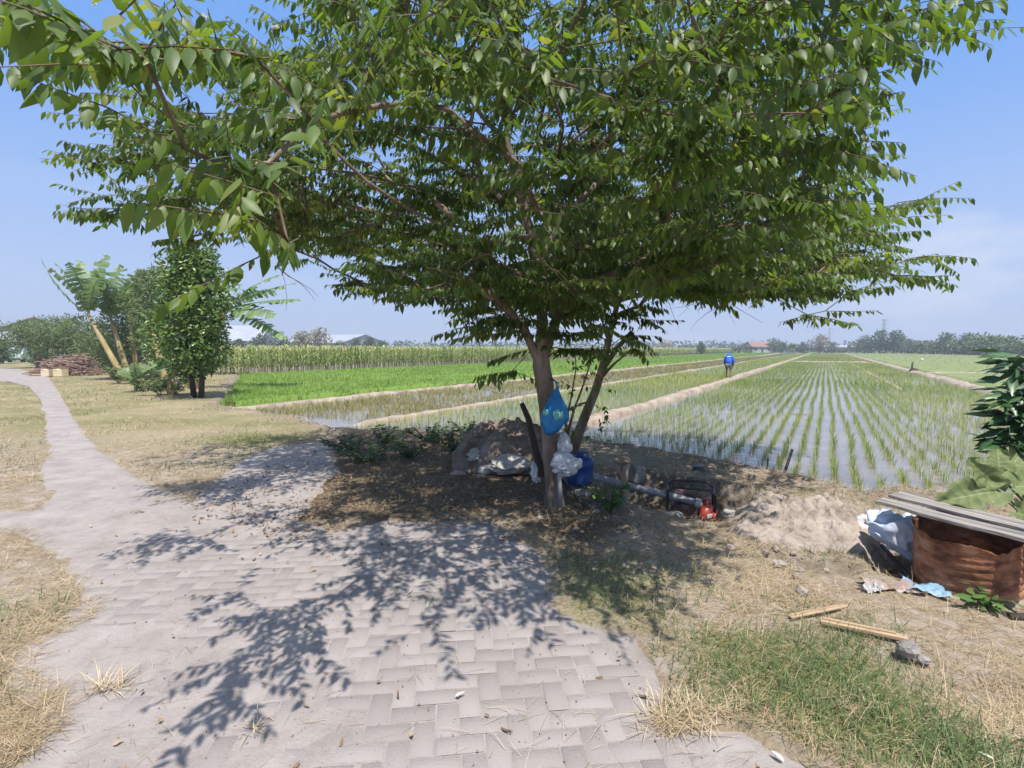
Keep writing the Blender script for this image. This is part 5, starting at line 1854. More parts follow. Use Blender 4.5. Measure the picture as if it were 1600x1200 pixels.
def big_leaf(acc_, P, T, Nn, ln, wd, seed, lobes=3):
    """a broad cupped leaf with notched edge; its veins run in the tint"""
    T = Vector(T).normalized(); Nn = Vector(Nn)
    S = T.cross(Nn).normalized(); U = S.cross(T).normalized()
    nu, nv = 44, 30
    V, F, A_ = [], [], []
    for i in range(nu + 1):
        t = i / nu
        w = (math.sin(math.pi * min(1, t * 0.90 + 0.07)) ** 0.55) * (1 - 0.34 * max(0, math.sin(t * math.pi * lobes * 1.6 + seed)) ** 2)
        for j in range(nv + 1):
            s = j / nv * 2 - 1
            a_ = abs(s)
            x = t * ln - 0.26 * ln * a_ ** 1.5 * (1 - t)
            vein = abs(((t * 6.5 - a_ * 1.6) % 1.0) - 0.5) * 2
            vk = max(0, 1 - vein * 5) if False else max(0.0, (vein - 0.86) / 0.14)
            vk = max(vk, max(0, 1 - a_ / 0.05))
            z = 0.15 * ln * a_ ** 1.1 + 0.055 * ln * math.sin(t * 6 + s * 4 + seed) * a_ + 0.03 * ln * math.sin(t * 15 + seed * 2) * a_ ** 2 - 0.26 * ln * t * t + 0.012 * ln * vein * (1 - a_ * 0.5)
            V.append(tuple(Vector(P) + T * x + S * (s * w * wd / 2) + U * z))
            A_.append(min(1, 0.35 + 0.55 * vk + 0.18 * mnoise.noise(Vector((t * 5, s * 5, seed))) + (0.25 if a_ > 0.93 and mnoise.noise(Vector((t * 4, seed, 1))) > 0.1 else 0)))
    for i in range(nu):
        for j in range(nv):
            b_ = i * (nv + 1) + j
            F.append((b_, b_ + 1, b_ + nv + 2, b_ + nv + 1))
    acc_.append((np.array(V), np.array(F), None, np.array(A_)))


P0 = Vector((4.15, 3.75, 0.0))
pl = empty('broadleaf_plant', P0, 'plant with big pale green lobed leaves rising behind the grey boards', 'plant')
st = MB(); lf = []
targets = [(at(1556, 768, 3.75), (-0.85, 0.1, -0.15), (-0.2, -0.75, 0.6), 0.36, 0.26, 1),
           (at(1552, 760, 3.8), (-0.55, -0.1, 0.62), (-0.4, -0.8, 0.3), 0.27, 0.20, 2),
           (at(1560, 742, 3.9), (0.15, 0.1, 0.85), (-0.1, -0.85, 0.3), 0.20, 0.24, 3),
           (at(1585, 760, 3.8), (0.75, -0.2, 0.05), (0.1, -0.7, 0.7), 0.30, 0.28, 4),
           (at(1578, 730, 4.0), (0.5, 0.1, 0.5), (0.0, -0.6, 0.8), 0.22, 0.22, 5),
           (at(1590, 800, 3.6), (0.65, -0.3, -0.35), (-0.1, -0.8, 0.5), 0.28, 0.24, 6)]
for p, T, Nn, ln, wd, sd_ in targets:
    st.tube([(0, 0, 0), ((p - P0) * 0.5 + Vector((0.10, 0, 0.02))), p - P0], [0.018, 0.013, 0.008], 7)
    big_leaf(lf, p - P0, T, Nn, ln, wd, sd_)
st.build('stalk', M_STALK, pl, smooth=True)
V, Q, _t, A_ = merge_meshes(lf)
link('leaves', np_mesh('leaves', V, Q, None, {'tint': A_}, smooth=True), pl, M_PALELEAFG)

P0 = Vector((5.3, 4.35, 0.0))
sh = empty('glossy_shrub', P0, 'dark glossy-leaved shrub reaching in from the right edge of the view', 'shrub')
st = MB()
LP2, LT2, LN2, LL2 = [], [], [], []
for px, py, Y in [(1548, 562, 4.3), (1560, 572, 4.2), (1575, 585, 4.2), (1590, 566, 4.4), (1545, 622, 4.2), (1556, 612, 4.3), (1575, 632, 4.1), (1592, 610, 4.2), (1546, 640, 4.2), (1562, 655, 4.2), (1580, 665, 4.2),
                  (1548, 672, 4.2), (1540, 690, 4.15), (1565, 688, 4.2), (1590, 690, 4.1), (1560, 705, 4.1), (1600, 640, 4.2), (1610, 600, 4.3), (1615, 680, 4.2), (1585, 650, 4.2), (1575, 610, 4.4), (1600, 575, 4.5)]:
    p = at(px + 28, py, Y)
    st.tube([(0, 0, 0.1 * random.random()), ((p - P0) * 0.55 + Vector((0.15, 0, 0.25))), p - P0], [0.016, 0.010, 0.004], 6)
    m = 13
    for k in range(m):
        a_ = random.uniform(0, 6.28)
        LP2.append(tuple(p - P0 + Vector((random.gauss(0, 0.05), random.gauss(0, 0.05), random.gauss(0, 0.04)))))
        LT2.append((math.cos(a_) - 0.6, math.sin(a_) * 0.9, random.uniform(-0.7, 0.4)))
        LN2.append((random.gauss(0, 0.6), random.gauss(-0.4, 0.5), 1))
        LL2.append(random.uniform(0.14, 0.25))
LL2 = np.array(LL2)
st.build('stem', M_BARK, sh, smooth=True)
link('leaves', leaf_mesh('leaves', np.array(LP2), np.array(LT2), np.array(LN2), LL2, LL2 * 0.30, np.clip(rng.normal(0.42, 0.25, len(LL2)), 0, 1), fold=0.14, droop=0.14), sh, M_DARKGLOSS)

# ================================================================== THE PERSON ON THE BUND
M_SKIN = mat('skin', [(0.16, 0.085, 0.055), (0.22, 0.12, 0.08)], scale=4, rough=0.6)
M_JACKET = mat('blue_jacket', [(0.015, 0.07, 0.46), (0.03, 0.13, 0.62)], scale=3, rough=0.7, bump=0.4, bscale=9)
M_SHORTS = mat('grey_shorts', [(0.10, 0.10, 0.11), (0.19, 0.18, 0.18)], scale=4, rough=0.85, bump=0.3)
M_PRINT = mat('pale_print', [(0.45, 0.58, 0.85), (0.62, 0.72, 0.92)], rough=0.7)


def skin_mesh(name, verts, edges, radii, sub=2, root=0):
    me = bpy.data.meshes.new(name)
    me.from_pydata(verts, edges, [])
    ob = bpy.data.objects.new(name, me)
    COL.objects.link(ob)
    sk = ob.modifiers.new('skin', 'SKIN')
    sk.use_smooth_shade = True
    ss = ob.modifiers.new('sub', 'SUBSURF')
    ss.levels = ss.render_levels = sub
    for i, r in enumerate(radii):
        rx, ry = r if isinstance(r, tuple) else (r, r)
        me.skin_vertices[0].data[i].radius = (rx, ry)
        me.skin_vertices[0].data[i].use_root = (i == root)
    dg = bpy.context.evaluated_depsgraph_get()
    me2 = bpy.data.meshes.new_from_object(ob.evaluated_get(dg))
    me2.name = name
    bpy.data.objects.remove(ob)
    return me2


s_p = min(np.arange(25, 60, 0.05), key=lambda q: abs(float(project(np.array([[*UV(q, -4.95), 0.0]]))[0][0]) - 1138))
PB = Vector((*UV(s_p, -4.95), -0.05))
per = empty('person', PB, 'person in a blue hooded jacket and grey shorts walking bent along the bund', 'person', rz=R(-25))
# stooping, walking away (+Y): hips high, back rounded, head low in front
bv = [(0, 0, 0.80), (0, 0.06, 0.98), (0, 0.16, 1.14), (0, 0.27, 1.24), (0, 0.36, 1.29), (0, 0.45, 1.32), (0, 0.53, 1.38),        # pelvis..head 0-6
      (-0.10, 0.0, 0.76), (-0.11, 0.10, 0.44), (-0.11, 0.02, 0.09), (-0.115, 0.16, 0.035),                                # left leg 7-10
      (0.10, -0.02, 0.76), (0.11, -0.02, 0.43), (0.11, -0.20, 0.13), (0.115, -0.10, 0.04),                                # right leg 11-14
      (-0.19, 0.27, 1.20), (-0.26, 0.30, 0.95), (-0.20, 0.42, 0.74), (-0.19, 0.46, 0.64),                                 # left arm 15-18
      (0.19, 0.27, 1.20), (0.26, 0.28, 0.95), (0.21, 0.40, 0.74), (0.20, 0.44, 0.64)]                                      # right arm 19-22
be = [(0, 1), (1, 2), (2, 3), (3, 4), (4, 5), (5, 6), (0, 7), (7, 8), (8, 9), (9, 10), (0, 11), (11, 12), (12, 13), (13, 14),
      (3, 15), (15, 16), (16, 17), (17, 18), (3, 19), (19, 20), (20, 21), (21, 22)]
brr = [0.13, 0.13, 0.15, 0.14, 0.06, 0.085, 0.095, 0.085, 0.058, 0.04, 0.035, 0.085, 0.058, 0.04, 0.035, 0.06, 0.045, 0.034, 0.03, 0.06, 0.045, 0.034, 0.03]
fing, fe, frr = [], [], []
for base_i, sx_ in ((18, -1), (22, 1)):
    bx0 = Vector(bv[base_i])
    for k in range(5):
        a_ = len(bv) + len(fing)
        if k < 4:
            fing += [tuple(bx0 + Vector((0.012 * (k - 1.5), 0.02, -0.05))), tuple(bx0 + Vector((0.014 * (k - 1.5), 0.03, -0.09 - 0.008 * (k in (1, 2)))))]
        else:
            fing += [tuple(bx0 + Vector((-sx_ * 0.03, 0.015, -0.025))), tuple(bx0 + Vector((-sx_ * 0.04, 0.035, -0.055)))]
        fe += [(base_i, a_), (a_, a_ + 1)]
        frr += [0.009, 0.007]
link('body', skin_mesh('body', bv + fing, be + fe, brr + frr, 1), per, M_SKIN)
jv = bv[:6] + bv[15:18] + bv[19:22]
je = [(0, 1), (1, 2), (2, 3), (3, 4), (4, 5), (3, 6), (6, 7), (7, 8), (3, 9), (9, 10), (10, 11)]
jr = [(0.18, 0.16), (0.20, 0.18), (0.22, 0.19), (0.20, 0.17), (0.12, 0.12), (0.135, 0.135), 0.09, 0.075, 0.055, 0.09, 0.075, 0.055]
jk = link('jacket', skin_mesh('jacket', jv, je, jr, 2), per, M_JACKET)
hd = MB().lump((0, 0.49, 1.35), (0.135, 0.14, 0.14), 0.05, 2, 3, 2)
hd.build('hood', M_JACKET, jk, smooth=True)
MB().box((0, 0.045, 1.285), (0.20, 0.012, 0.05), Matrix.Rotation(R(-48), 3, 'X')).build('print', M_PRINT, jk)
sv = [bv[0], bv[7], (-0.11, 0.075, 0.50), bv[11], (0.11, -0.02, 0.50)]
link('shorts', skin_mesh('shorts', sv, [(0, 1), (1, 2), (0, 3), (3, 4)], [(0.15, 0.14), 0.105, 0.092, 0.105, 0.092], 2), per, M_SHORTS)

# ================================================================== TREES, BANANAS AND BUILDINGS
M_BANANA = mat('banana_leaf', [(0.10, 0.18, 0.06), (0.17, 0.27, 0.095), (0.27, 0.35, 0.15), (0.45, 0.42, 0.22)], scale=2, rough=0.45, attr='tint', transl=0.4, spec=0.45)
M_BSTEM = mat('banana_stem', [(0.16, 0.10, 0.06), (0.38, 0.285, 0.125), (0.50, 0.42, 0.24)], scale=1.6, rough=0.7, stretch=(1, 1, 0.5), bump=0.4)
M_BUSH = mat('bush_leaf', [(0.05, 0.095, 0.016), (0.09, 0.165, 0.026), (0.16, 0.25, 0.04), (0.30, 0.36, 0.07)], scale=2, rough=0.35, attr='tint', transl=0.25, spec=0.5)
M_AIRY = mat('airy_leaf', [(0.09, 0.135, 0.045), (0.16, 0.215, 0.07), (0.25, 0.29, 0.11)], scale=2, rough=0.55, attr='tint', transl=0.35)
M_FEATH = mat('feathery_leaf', [(0.075, 0.115, 0.04), (0.13, 0.18, 0.06), (0.21, 0.245, 0.10)], scale=1, rough=0.6, attr='tint', transl=0.3)
M_FARG = mat('far_leaf', [(0.07, 0.105, 0.045), (0.13, 0.175, 0.07), (0.21, 0.245, 0.11)], scale=0.5, rough=0.7, attr='tint', transl=0.2)
M_FARD = mat('far_dark_leaf', [(0.04, 0.07, 0.033), (0.075, 0.115, 0.048), (0.12, 0.16, 0.07)], scale=0.5, rough=0.7, attr='tint', transl=0.15)
M_FARP = mat('far_pale_leaf', [(0.17, 0.16, 0.085), (0.27, 0.245, 0.14), (0.36, 0.32, 0.20)], scale=0.5, rough=0.8, attr='tint', transl=0.2)
M_FARB = mat('far_banana_leaf', [(0.09, 0.13, 0.045), (0.17, 0.22, 0.075), (0.27, 0.31, 0.13)], scale=0.5, rough=0.6, attr='tint', transl=0.3)


def banana_leaf(P, az, el, ln, wd, seed, torn=0.5, arch=1.0, roll=None):
    """one long torn leaf: strips hang off an arching midrib"""
    r = np.random.default_rng(seed)
    n = 18
    pts = [np.array(P, float)]
    e = el
    for i in range(n):
        e -= arch * (0.9 + 1.3 * i / n) / n
        pts.append(pts[-1] + ln / n * np.array([math.cos(az) * math.cos(e), math.sin(az) * math.cos(e), math.sin(e)]))
    pts = np.array(pts)
    V, Q, A_ = [], [], []
    side0 = np.array([-math.sin(az), math.cos(az), 0])
    roll = r.uniform(-0.9, 0.9) if roll is None else roll
    fwd0 = (pts[n // 2] - pts[0]); fwd0 /= np.linalg.norm(fwd0)
    side = side0 * math.cos(roll) + np.cross(fwd0, side0) * math.sin(roll)
    for i in range(2, n):
        t = i / n
        w = wd * 1.25 * (math.sin(math.pi * (t * 0.9 + 0.08)) ** 0.55) / 2
        d = pts[i + 1] - pts[i]
        up = np.cross(d, side); up /= np.linalg.norm(up) + 1e-9
        if up[2] < 0: up = -up
        for sg in (-1, 1):
            gap = 1 - torn * (r.uniform(0.15, 0.5) if r.random() < 0.65 else 0.0)
            dr = r.uniform(-0.25, 0.7) * torn + 0.15
            out = (side * sg * math.cos(dr) - np.array([0, 0, 1.0]) * math.sin(dr)) * w + d * r.uniform(0.1, 0.5)
            k = len(V)
            V += [pts[i], pts[i] + d * 1.0, pts[i] + d * gap + out, pts[i] + d * (1 - gap) + out]
            Q.append((k, k + 1, k + 2, k + 3))
            A_ += [np.clip(0.45 + r.normal(0, 0.15), 0, 1)] * 4
    # midrib as a thin ridge
    for i in range(n):
        k = len(V)
        rw = 0.035 * (1 - i / n) + 0.008
        V += [pts[i] - side * rw, pts[i] + side * rw, pts[i + 1] + side * rw, pts[i + 1] - side * rw]
        V[-4:] = [v + np.array([0, 0, 0.012]) for v in V[-4:]]
        Q.append((k, k + 1, k + 2, k + 3))
        A_ += [0.85] * 4
    return np.array(V), np.array(Q), None, np.array(A_)


def banana(name, P, top, r0, leaves, label, group=None, seed=0, torn=0.5, cat='banana plant'):
    """P foot, top of the false stem; leaves: (azimuth, elevation, length, width, arch)"""
    root = empty(name, P, label, cat, group)
    t = Vector(top) - Vector(P)
    s = MB()
    pts = [t * k + Vector((0.05 * math.sin(k * 3 + seed), 0, 0)) * t.length * 0.3 * k * (1 - k) for k in (0, 0.15, 0.35, 0.6, 0.85, 1.0)]
    s.tube(pts, [r0 * 1.25, r0 * 1.1, r0, r0 * 0.85, r0 * 0.68, r0 * 0.5], 12)
    s.build('stem', M_BSTEM, root, smooth=True)
    ms = []
    for i, (az, el, ln, wd, ar) in enumerate(leaves):
        ms.append(banana_leaf(tuple(t * 0.97), az, el, ln, wd, seed * 31 + i, torn, ar))
    V, Q, T_, A_ = merge_meshes(ms)
    link('leaves', np_mesh('leaves', V, Q, None, {'tint': A_}), root, M_BANANA)
    return root


Yb = 24.0
def bpt(px, py, Y=Yb): return at(px, py, Y)


f1 = gp(196, 596, 0.0)
sc1 = f1.y / 24
banana('banana_plant', f1, bpt(137, 490, f1.y), 0.135, [(2.9, 0.55, 4.4, 0.42, -0.35), (2.5, 1.45, 3.2, 0.75, 0.35), (1.5, 1.45, 3.3, 0.8, 0.3), (0.2, 1.35, 3.2, 0.75, 0.6), (3.3, -0.05, 2.2, 0.5, 0.7), (0.9, 1.5, 3.4, 0.75, 0.3), (-0.6, 1.25, 2.8, 0.7, 0.7), (3.6, 1.35, 2.8, 0.7, 0.5), (-1.4, 1.4, 2.9, 0.8, 0.45), (4.4, 1.4, 2.9, 0.8, 0.5)],
       'leftmost banana plant, yellow stem leaning left beside the path', 'banana plants on the left', 3, 1.0)
f2 = gp(203, 594, 0.0)
banana('banana_plant', f2, bpt(172, 495, f2.y), 0.135, [(0.1, 1.25, 3.0, 0.8, 0.5), (0.5, 1.4, 3.2, 0.8, 0.5), (2.7, 1.4, 3.0, 0.8, 0.4), (1.6, 1.5, 3.2, 0.8, 0.3), (-0.4, 1.05, 2.7, 0.8, 0.6), (3.5, 1.2, 2.6, 0.7, 0.7), (5.0, 1.35, 2.8, 0.75, 0.5), (-1.3, 1.4, 2.9, 0.8, 0.5)],
       'banana plant with an upright yellow stem right of the leaning one', 'banana plants on the left', 5, 1.0)
f3 = gp(262, 606, 0.0)
banana('banana_plant', f3, bpt(240, 520, f3.y + 0.5), 0.16, [(0.5, 1.2, 1.8, 0.5, 0.6), (2.6, 1.2, 1.6, 0.5, 0.7), (1.4, 1.35, 1.8, 0.45, 0.5)], 'banana plant with a broken yellow-brown stem close left of the round bush', 'banana plants on the left', 8, 0.9)
f6 = at(214, 590, 28.5); f6.z = 0
banana('banana_plant', f6, at(203, 490, 28.5), 0.13, [(0.3, 1.3, 2.8, 0.7, 0.5), (1.2, 1.4, 3.0, 0.7, 0.4), (2.4, 1.2, 2.6, 0.7, 0.6), (3.4, 1.35, 2.8, 0.7, 0.5), (4.6, 1.1, 2.4, 0.7, 0.8), (-0.6, 1.2, 2.6, 0.7, 0.6)],
       'tan-stemmed banana plant standing behind the two yellow stems', 'banana plants on the left', 14, 1.0)
f4 = Vector((-13.4, 21.5, 0))
banana('banana_plant', f4, at(352, 478, 21.5), 0.2, [(-0.05, 0.22, 3.2, 0.7, 0.15), (0.1, 0.5, 3.1, 0.65, 0.2), (-0.25, 0.02, 2.5, 0.7, 0.2), (-0.1, -0.3, 3.0, 0.6, 0.2), (0.0, 0.75, 2.7, 0.6, 0.3), (0.4, 0.85, 2.2, 0.7, 0.7), (2.4, 1.1, 2.4, 0.7, 0.7), (3.4, 0.6, 2.2, 0.7, 0.9)],
       'banana plant behind the round bush with long leaves reaching right', 'banana plants on the left', 11, 0.6)
f5 = gp(272, 614, 0.0)
for i, (px, py, h, lab) in enumerate(((212, 612, 0.9, 'young banana shoot with broad leaves at the foot of the leaning stem'), (238, 608, 1.15, 'young banana shoot right of the yellow stems, tallest of the shoots'),
                                      (205, 600, 0.7, 'small yellowing banana shoot at the left end of the shoots'), (268, 618, 0.9, 'thick young yellow banana stem left of the bush trunk'))):
    P0 = gp(px, py, 0.0)
    lv = [(a_ * 1.05 + i, 1.0 + 0.35 * math.sin(a_ * 3), 0.85 + 0.2 * math.cos(a_), 0.32, 0.6) for a_ in range(7)] if i < 3 else [(0.5, 1.3, 0.5, 0.2, 0.3)]
    banana('banana_shoot', P0, P0 + Vector((0.05, 0, h * 0.6 if i < 3 else 1.35)), 0.06 if i < 3 else 0.13, lv, lab, 'young banana shoots under the banana plants', 20 + i, 0.15, 'banana shoot')


def cloud_leaves(r, centers, radii, n, ln, wr, flat=1.0, shell=0.45, up=0.5, crowd=1.0):
    """leaves spread through a union of uneven clumps"""
    k = r.integers(0, len(centers), n)
    c = centers[k]; rd = radii[k][:, None]
    d = r.normal(size=(n, 3)); d /= np.linalg.norm(d, axis=1, keepdims=True)
    q = (shell + (1 - shell) * r.random(n))[:, None] ** 0.6
    sc = np.array([1, 1, flat])
    P = c + d * rd * q * sc
    T = d * 0.7 + r.normal(0, 0.6, (n, 3))
    Nn = d * 0.6 + r.normal(0, 0.5, (n, 3)) + np.array([0, 0, up])
    l = ln * r.uniform(0.6, 1.25, n)
    tint = np.clip(r.normal(0.45, 0.2, n) + (hash2(k, k * 0 + 3, 5) - 0.5) * 0.35, 0, 1)
    return P, T, Nn, l, l * wr, tint


def tree_at(name, P, h, wid, m, label, cat='tree', n=900, ln=0.5, clumps_=9, trunk_h=0.3, flat=0.75, seed=0, group=None, wr=0.55, forks=2, rtr=None, base_lo=0.32, mtr=None, shape='round'):
    r = np.random.default_rng(seed)
    root = empty(name, P, label, cat, group)
    tr = MB()
    rt = rtr or h * 0.03
    for f in range(forks):
        a_ = 6.28 * f / forks + seed
        of = rt * 1.2 if forks > 1 else 0
        tr.tube([(math.cos(a_) * of, math.sin(a_) * of, -0.1), (math.cos(a_) * of * 2, math.sin(a_) * of * 2, h * trunk_h), (math.cos(a_) * wid * 0.18, math.sin(a_) * wid * 0.18, h * 0.75)], [rt, rt * 0.8, rt * 0.25], 8)
    cs, rs = [], []
    for k in range(clumps_):
        u = (k + 0.5) / clumps_
        a_ = k * 2.4 + seed
        z = h * (base_lo + (0.93 - base_lo) * u)
        if shape == 'bush': env = math.sin(math.pi * (0.27 + 0.66 * u)) ** 0.8 * r.uniform(0.75, 1.15)
        elif shape == 'round': env = math.sin(math.pi * (0.18 + 0.78 * u)) ** 0.7
        elif shape == 'flat': env = 0.55 + 0.6 * u
        else: env = 1.0 - 0.55 * u
        rr = wid / 2 * env * (0.62 if clumps_ > 3 else 0.9)
        cs.append((math.cos(a_) * rr * r.uniform(0.3, 0.95), math.sin(a_) * rr * r.uniform(0.3, 0.95), z))
        rs.append(wid * r.uniform(0.17, 0.30) * (0.75 + 0.4 * env))
        tr.tube([(0, 0, h * trunk_h * 0.9), (cs[-1][0] * 0.5, cs[-1][1] * 0.5, (h * trunk_h + z) / 2), cs[-1]], [rt * 0.4, rt * 0.25, rt * 0.1], 5)
    P_, T_, N_, l_, w_, tt = cloud_leaves(r, np.array(cs), np.array(rs), n, ln, wr, flat)
    P_[:, 2] = np.maximum(P_[:, 2], 0.12)
    tr.build('trunk', mtr or M_BARK, root, smooth=True)
    link('crown', leaf_mesh('crown', P_, T_, N_, l_, w_, tt), root, m)
    return root


# the dense round bush tree on the left
P0 = gp(292, 624, 0.0)
hB = (at(300, 385, P0.y + 0.3).z) * 1.04
tree_at('bush_tree', P0 + Vector((0.12, 0.4, 0)), hB, 2.95, M_BUSH, 'dense dark green bushy tree with two dark trunks left of the bright rice', n=13000, ln=0.155, clumps_=26, trunk_h=0.2, flat=0.85, seed=3, wr=0.45, rtr=0.10, base_lo=0.21, mtr=M_DARKWOOD, shape='bush')
P0 = at(246, 560, 25.5); P0.z = 0
tree_at('airy_tree', P0, 5.7, 3.0, M_AIRY, 'thin light green tree between the banana plants and the dense bush', n=8000, ln=0.15, clumps_=20, trunk_h=0.35, flat=0.8, seed=6, wr=0.4, rtr=0.06, base_lo=0.3)
P0 = at(208, 560, 29.5); P0.z = 0
tree_at('thicket_shrub', P0, 4.6, 4.6, M_AIRY, 'tangled dull green shrub behind the banana stems', 'shrub', n=7000, ln=0.18, clumps_=16, trunk_h=0.15, flat=0.7, seed=8, wr=0.35, rtr=0.05, base_lo=0.2)
for i, (px, py, hh, sd_) in enumerate(((186, 600, 0.9, 61), (222, 612, 0.8, 62), (252, 618, 0.7, 63), (176, 590, 1.1, 64), (275, 618, 0.8, 65), (242, 604, 1.2, 66))):
    P0 = gp(px, py, 0.0)
    weed('roadside_weed', P0, 300, 0.9, hh, 0.17, M_AIRY, ['low green weed at the foot of the leaning banana stem', 'green weed among the young banana shoots', 'green weed on the bare earth left of the bush trunk', 'green weed left of all the banana stems, by the firewood',
         'small green weed against the bush trunk', 'tall green weed between the banana shoots and the bush'][i], 'weed', sd_, stems=14)
# tall dry spike
P0 = gp(222, 596, 0.0) + Vector((0, 2, 0))
dr_ = empty('dry_stalk', P0, 'tall pinkish dry banana leaf standing above the banana plants', 'dry leaf')
MB().tube([(0, 0, 0), (-0.1, 0, 2.5), (-0.25, 0, at(214, 400, P0.y).z - 0.2)], [0.05, 0.035, 0.012], 6).build('stalk', M_BSTEM, dr_, smooth=True)
Vd, Qd, _, Ad = banana_leaf((-0.2, 0, at(214, 450, P0.y).z), 1.2, 1.5, 1.5, 0.32, 77, 1.0, 0.15)
link('leaf', np_mesh('leaf', Vd, Qd, None, {'tint': Ad}), dr_, mat('dry_banana_leaf', [(0.36, 0.22, 0.15), (0.55, 0.38, 0.29)], attr='tint', rough=0.8, transl=0.2))

# feathery trees beyond, woodpile, crates, van, house on the left
P0 = gp(62, 582, 0.0); P0 = Vector((P0.x * 1.25, P0.y * 1.25, 0))
tree_at('feathery_tree', P0, 4.1, 7.5, M_FEATH, 'wide feathery green tree standing over the end of the path, farthest left', n=6000, ln=0.30, clumps_=15, trunk_h=0.5, flat=0.35, seed=12, wr=0.25, forks=1, rtr=0.22, base_lo=0.5, shape='flat')
P0 = at(112, 575, 41); P0.z = 0
tree_at('feathery_tree', P0, 3.9, 6.6, M_FEATH, 'wide low feathery green tree behind the firewood heap', n=6500, ln=0.28, clumps_=16, trunk_h=0.4, flat=0.42, seed=14, wr=0.25, forks=1, rtr=0.18, base_lo=0.35, shape='flat')
P0 = at(172, 575, 38); P0.z = 0
tree_at('feathery_tree', P0, 3.0, 5.5, M_FEATH, 'feathery tree half hidden behind the banana stems', n=4500, ln=0.28, clumps_=14, trunk_h=0.3, flat=0.5, seed=15, wr=0.25, forks=1, rtr=0.15, base_lo=0.2, shape='flat')
P0 = at(2, 565, 58); P0.z = 0
tree_at('roadside_shrub', P0, 2.6, 3.5, M_FEATH, 'low green shrub in front of the pale house, far left', 'shrub', n=1800, ln=0.3, clumps_=8, trunk_h=0.1, flat=0.7, seed=17, wr=0.35, base_lo=0.2)
P0 = at(63, 570, 52); P0.z = 0
tree_at('roadside_shrub', P0, 1.6, 2.6, M_FEATH, 'low green shrub at the foot of the tree, right of the van', 'shrub', n=1200, ln=0.28, clumps_=6, trunk_h=0.1, flat=0.7, seed=18, wr=0.35, base_lo=0.25)

M_FIRE = mat('firewood', [(0.13, 0.085, 0.065), (0.26, 0.17, 0.13), (0.38, 0.27, 0.21)], scale=3, rough=0.9)
Yp = gp(115, 588, 0.0).y
for (px0, px1, hh, lab, sd_) in ((72, 112, 1.15, 'heap of pale firewood sticks behind the cream boxes', 5), (104, 152, 1.45, 'heap of reddish-brown branches right of the pale firewood', 9)):
    r = random.Random(sd_)
    mbw = MB()
    c0 = at((px0 + px1) / 2, 586, Yp + 1.2); c0.z = 0
    wd = (px1 - px0) / 800 * Yp
    for k in range(240):
        u = r.uniform(-1, 1)
        z = r.random() ** 1.3 * hh * (1 - abs(u) ** 2.2) * 0.95 + 0.03
        a_ = r.gauss(0, 0.5)
        lw = r.uniform(0.5, 1.5)
        c = Vector((u * wd / 2, r.uniform(-0.9, 0.9) * (1 - z / hh * 0.6), z))
        dv = Vector((math.cos(a_), math.sin(a_), r.gauss(0, 0.22))) * lw / 2
        mbw.tube([c - dv, c + dv + Vector((0, 0, r.gauss(0, .08)))], [r.uniform(0.015, 0.045), r.uniform(0.01, 0.03)], 5)
    o = mbw.build('firewood_heap', M_FIRE, None)
    o.location = c0
    tag(o, lab, 'firewood', kind='stuff')
M_CREAM = mat('cream_card', [(0.62, 0.48, 0.30), (0.74, 0.60, 0.40)], scale=2, rough=0.8)
for px, w_, lab in ((75, 0.5, 'cream box by the firewood heap, the left of two'), (95, 0.62, 'cream box by the firewood heap, the right of two')):
    P0 = at(px, 583, Yp); P0.z = 0
    b = MB().box((0, 0, 0.21), (w_, 0.45, 0.42), None, 0.97).box((-w_ * 0.25, -0.02, 0.425), (w_ * 0.46, 0.44, 0.02), Matrix.Rotation(R(8), 3, 'Y')).box((w_ * 0.25, 0.02, 0.43), (w_ * 0.46, 0.44, 0.02), Matrix.Rotation(R(-10), 3, 'Y'))
    o = b.build('cardboard_box', M_CREAM, None, bevel=0.01)
    o.location = P0; o.rotation_euler = (0, 0, random.uniform(-.2, .2))
    tag(o, lab, 'box')
o = MB().tube([(-0.9, 0, 0.05), (0.0, 0.1, 0.10)], [0.05, 0.06], 8).build('log', M_LATH, None)
P0 = at(66, 584, Yp); P0.z = 0
o.location = P0
tag(o, 'pale log lying left of the cream boxes', 'log')

# small parked van at the end of the lane
M_VAN = mat('pale_green_paint', [(0.36, 0.50, 0.42), (0.48, 0.60, 0.52)], scale=1, rough=0.35, spec=0.5)
M_GLASS = mat('dark_glass', [(0.05, 0.07, 0.08), (0.12, 0.15, 0.16)], rough=0.1, spec=0.6)
M_TYRE = mat('tyre', [(0.015, 0.015, 0.015), (0.03, 0.03, 0.03)], rough=0.9)
M_LAMP = mat('headlamp', [(0.7, 0.7, 0.68), (0.8, 0.8, 0.78)], rough=0.2)
P0 = at(36, 563, 66); P0.z = 0
van = empty('parked_van', P0, 'pale green van parked under the feathery tree at the lane end', 'van', rz=0.25)
vb = MB()
prof = [(-1.9, 0.35), (-1.9, 0.95), (-1.55, 1.05), (-1.1, 1.75), (-0.9, 1.85), (1.7, 1.85), (1.9, 1.6), (1.9, 0.35)]
V = [(y_, x_, z_) for x_, z_ in prof for y_ in (-0.82, 0.82)]
F = [(2 * i, 2 * i + 1, 2 * ((i + 1) % 8) + 1, 2 * ((i + 1) % 8)) for i in range(8)] + [tuple(2 * i for i in range(8)), tuple(2 * i + 1 for i in range(7, -1, -1))]
vb.add(V, F).build('body', M_VAN, van, bevel=0.05)
MB().box((0, -1.36, 1.42), (1.4, 0.03, 0.72), Matrix.Rotation(R(-33), 3, 'X')).build('windscreen', M_GLASS, van)
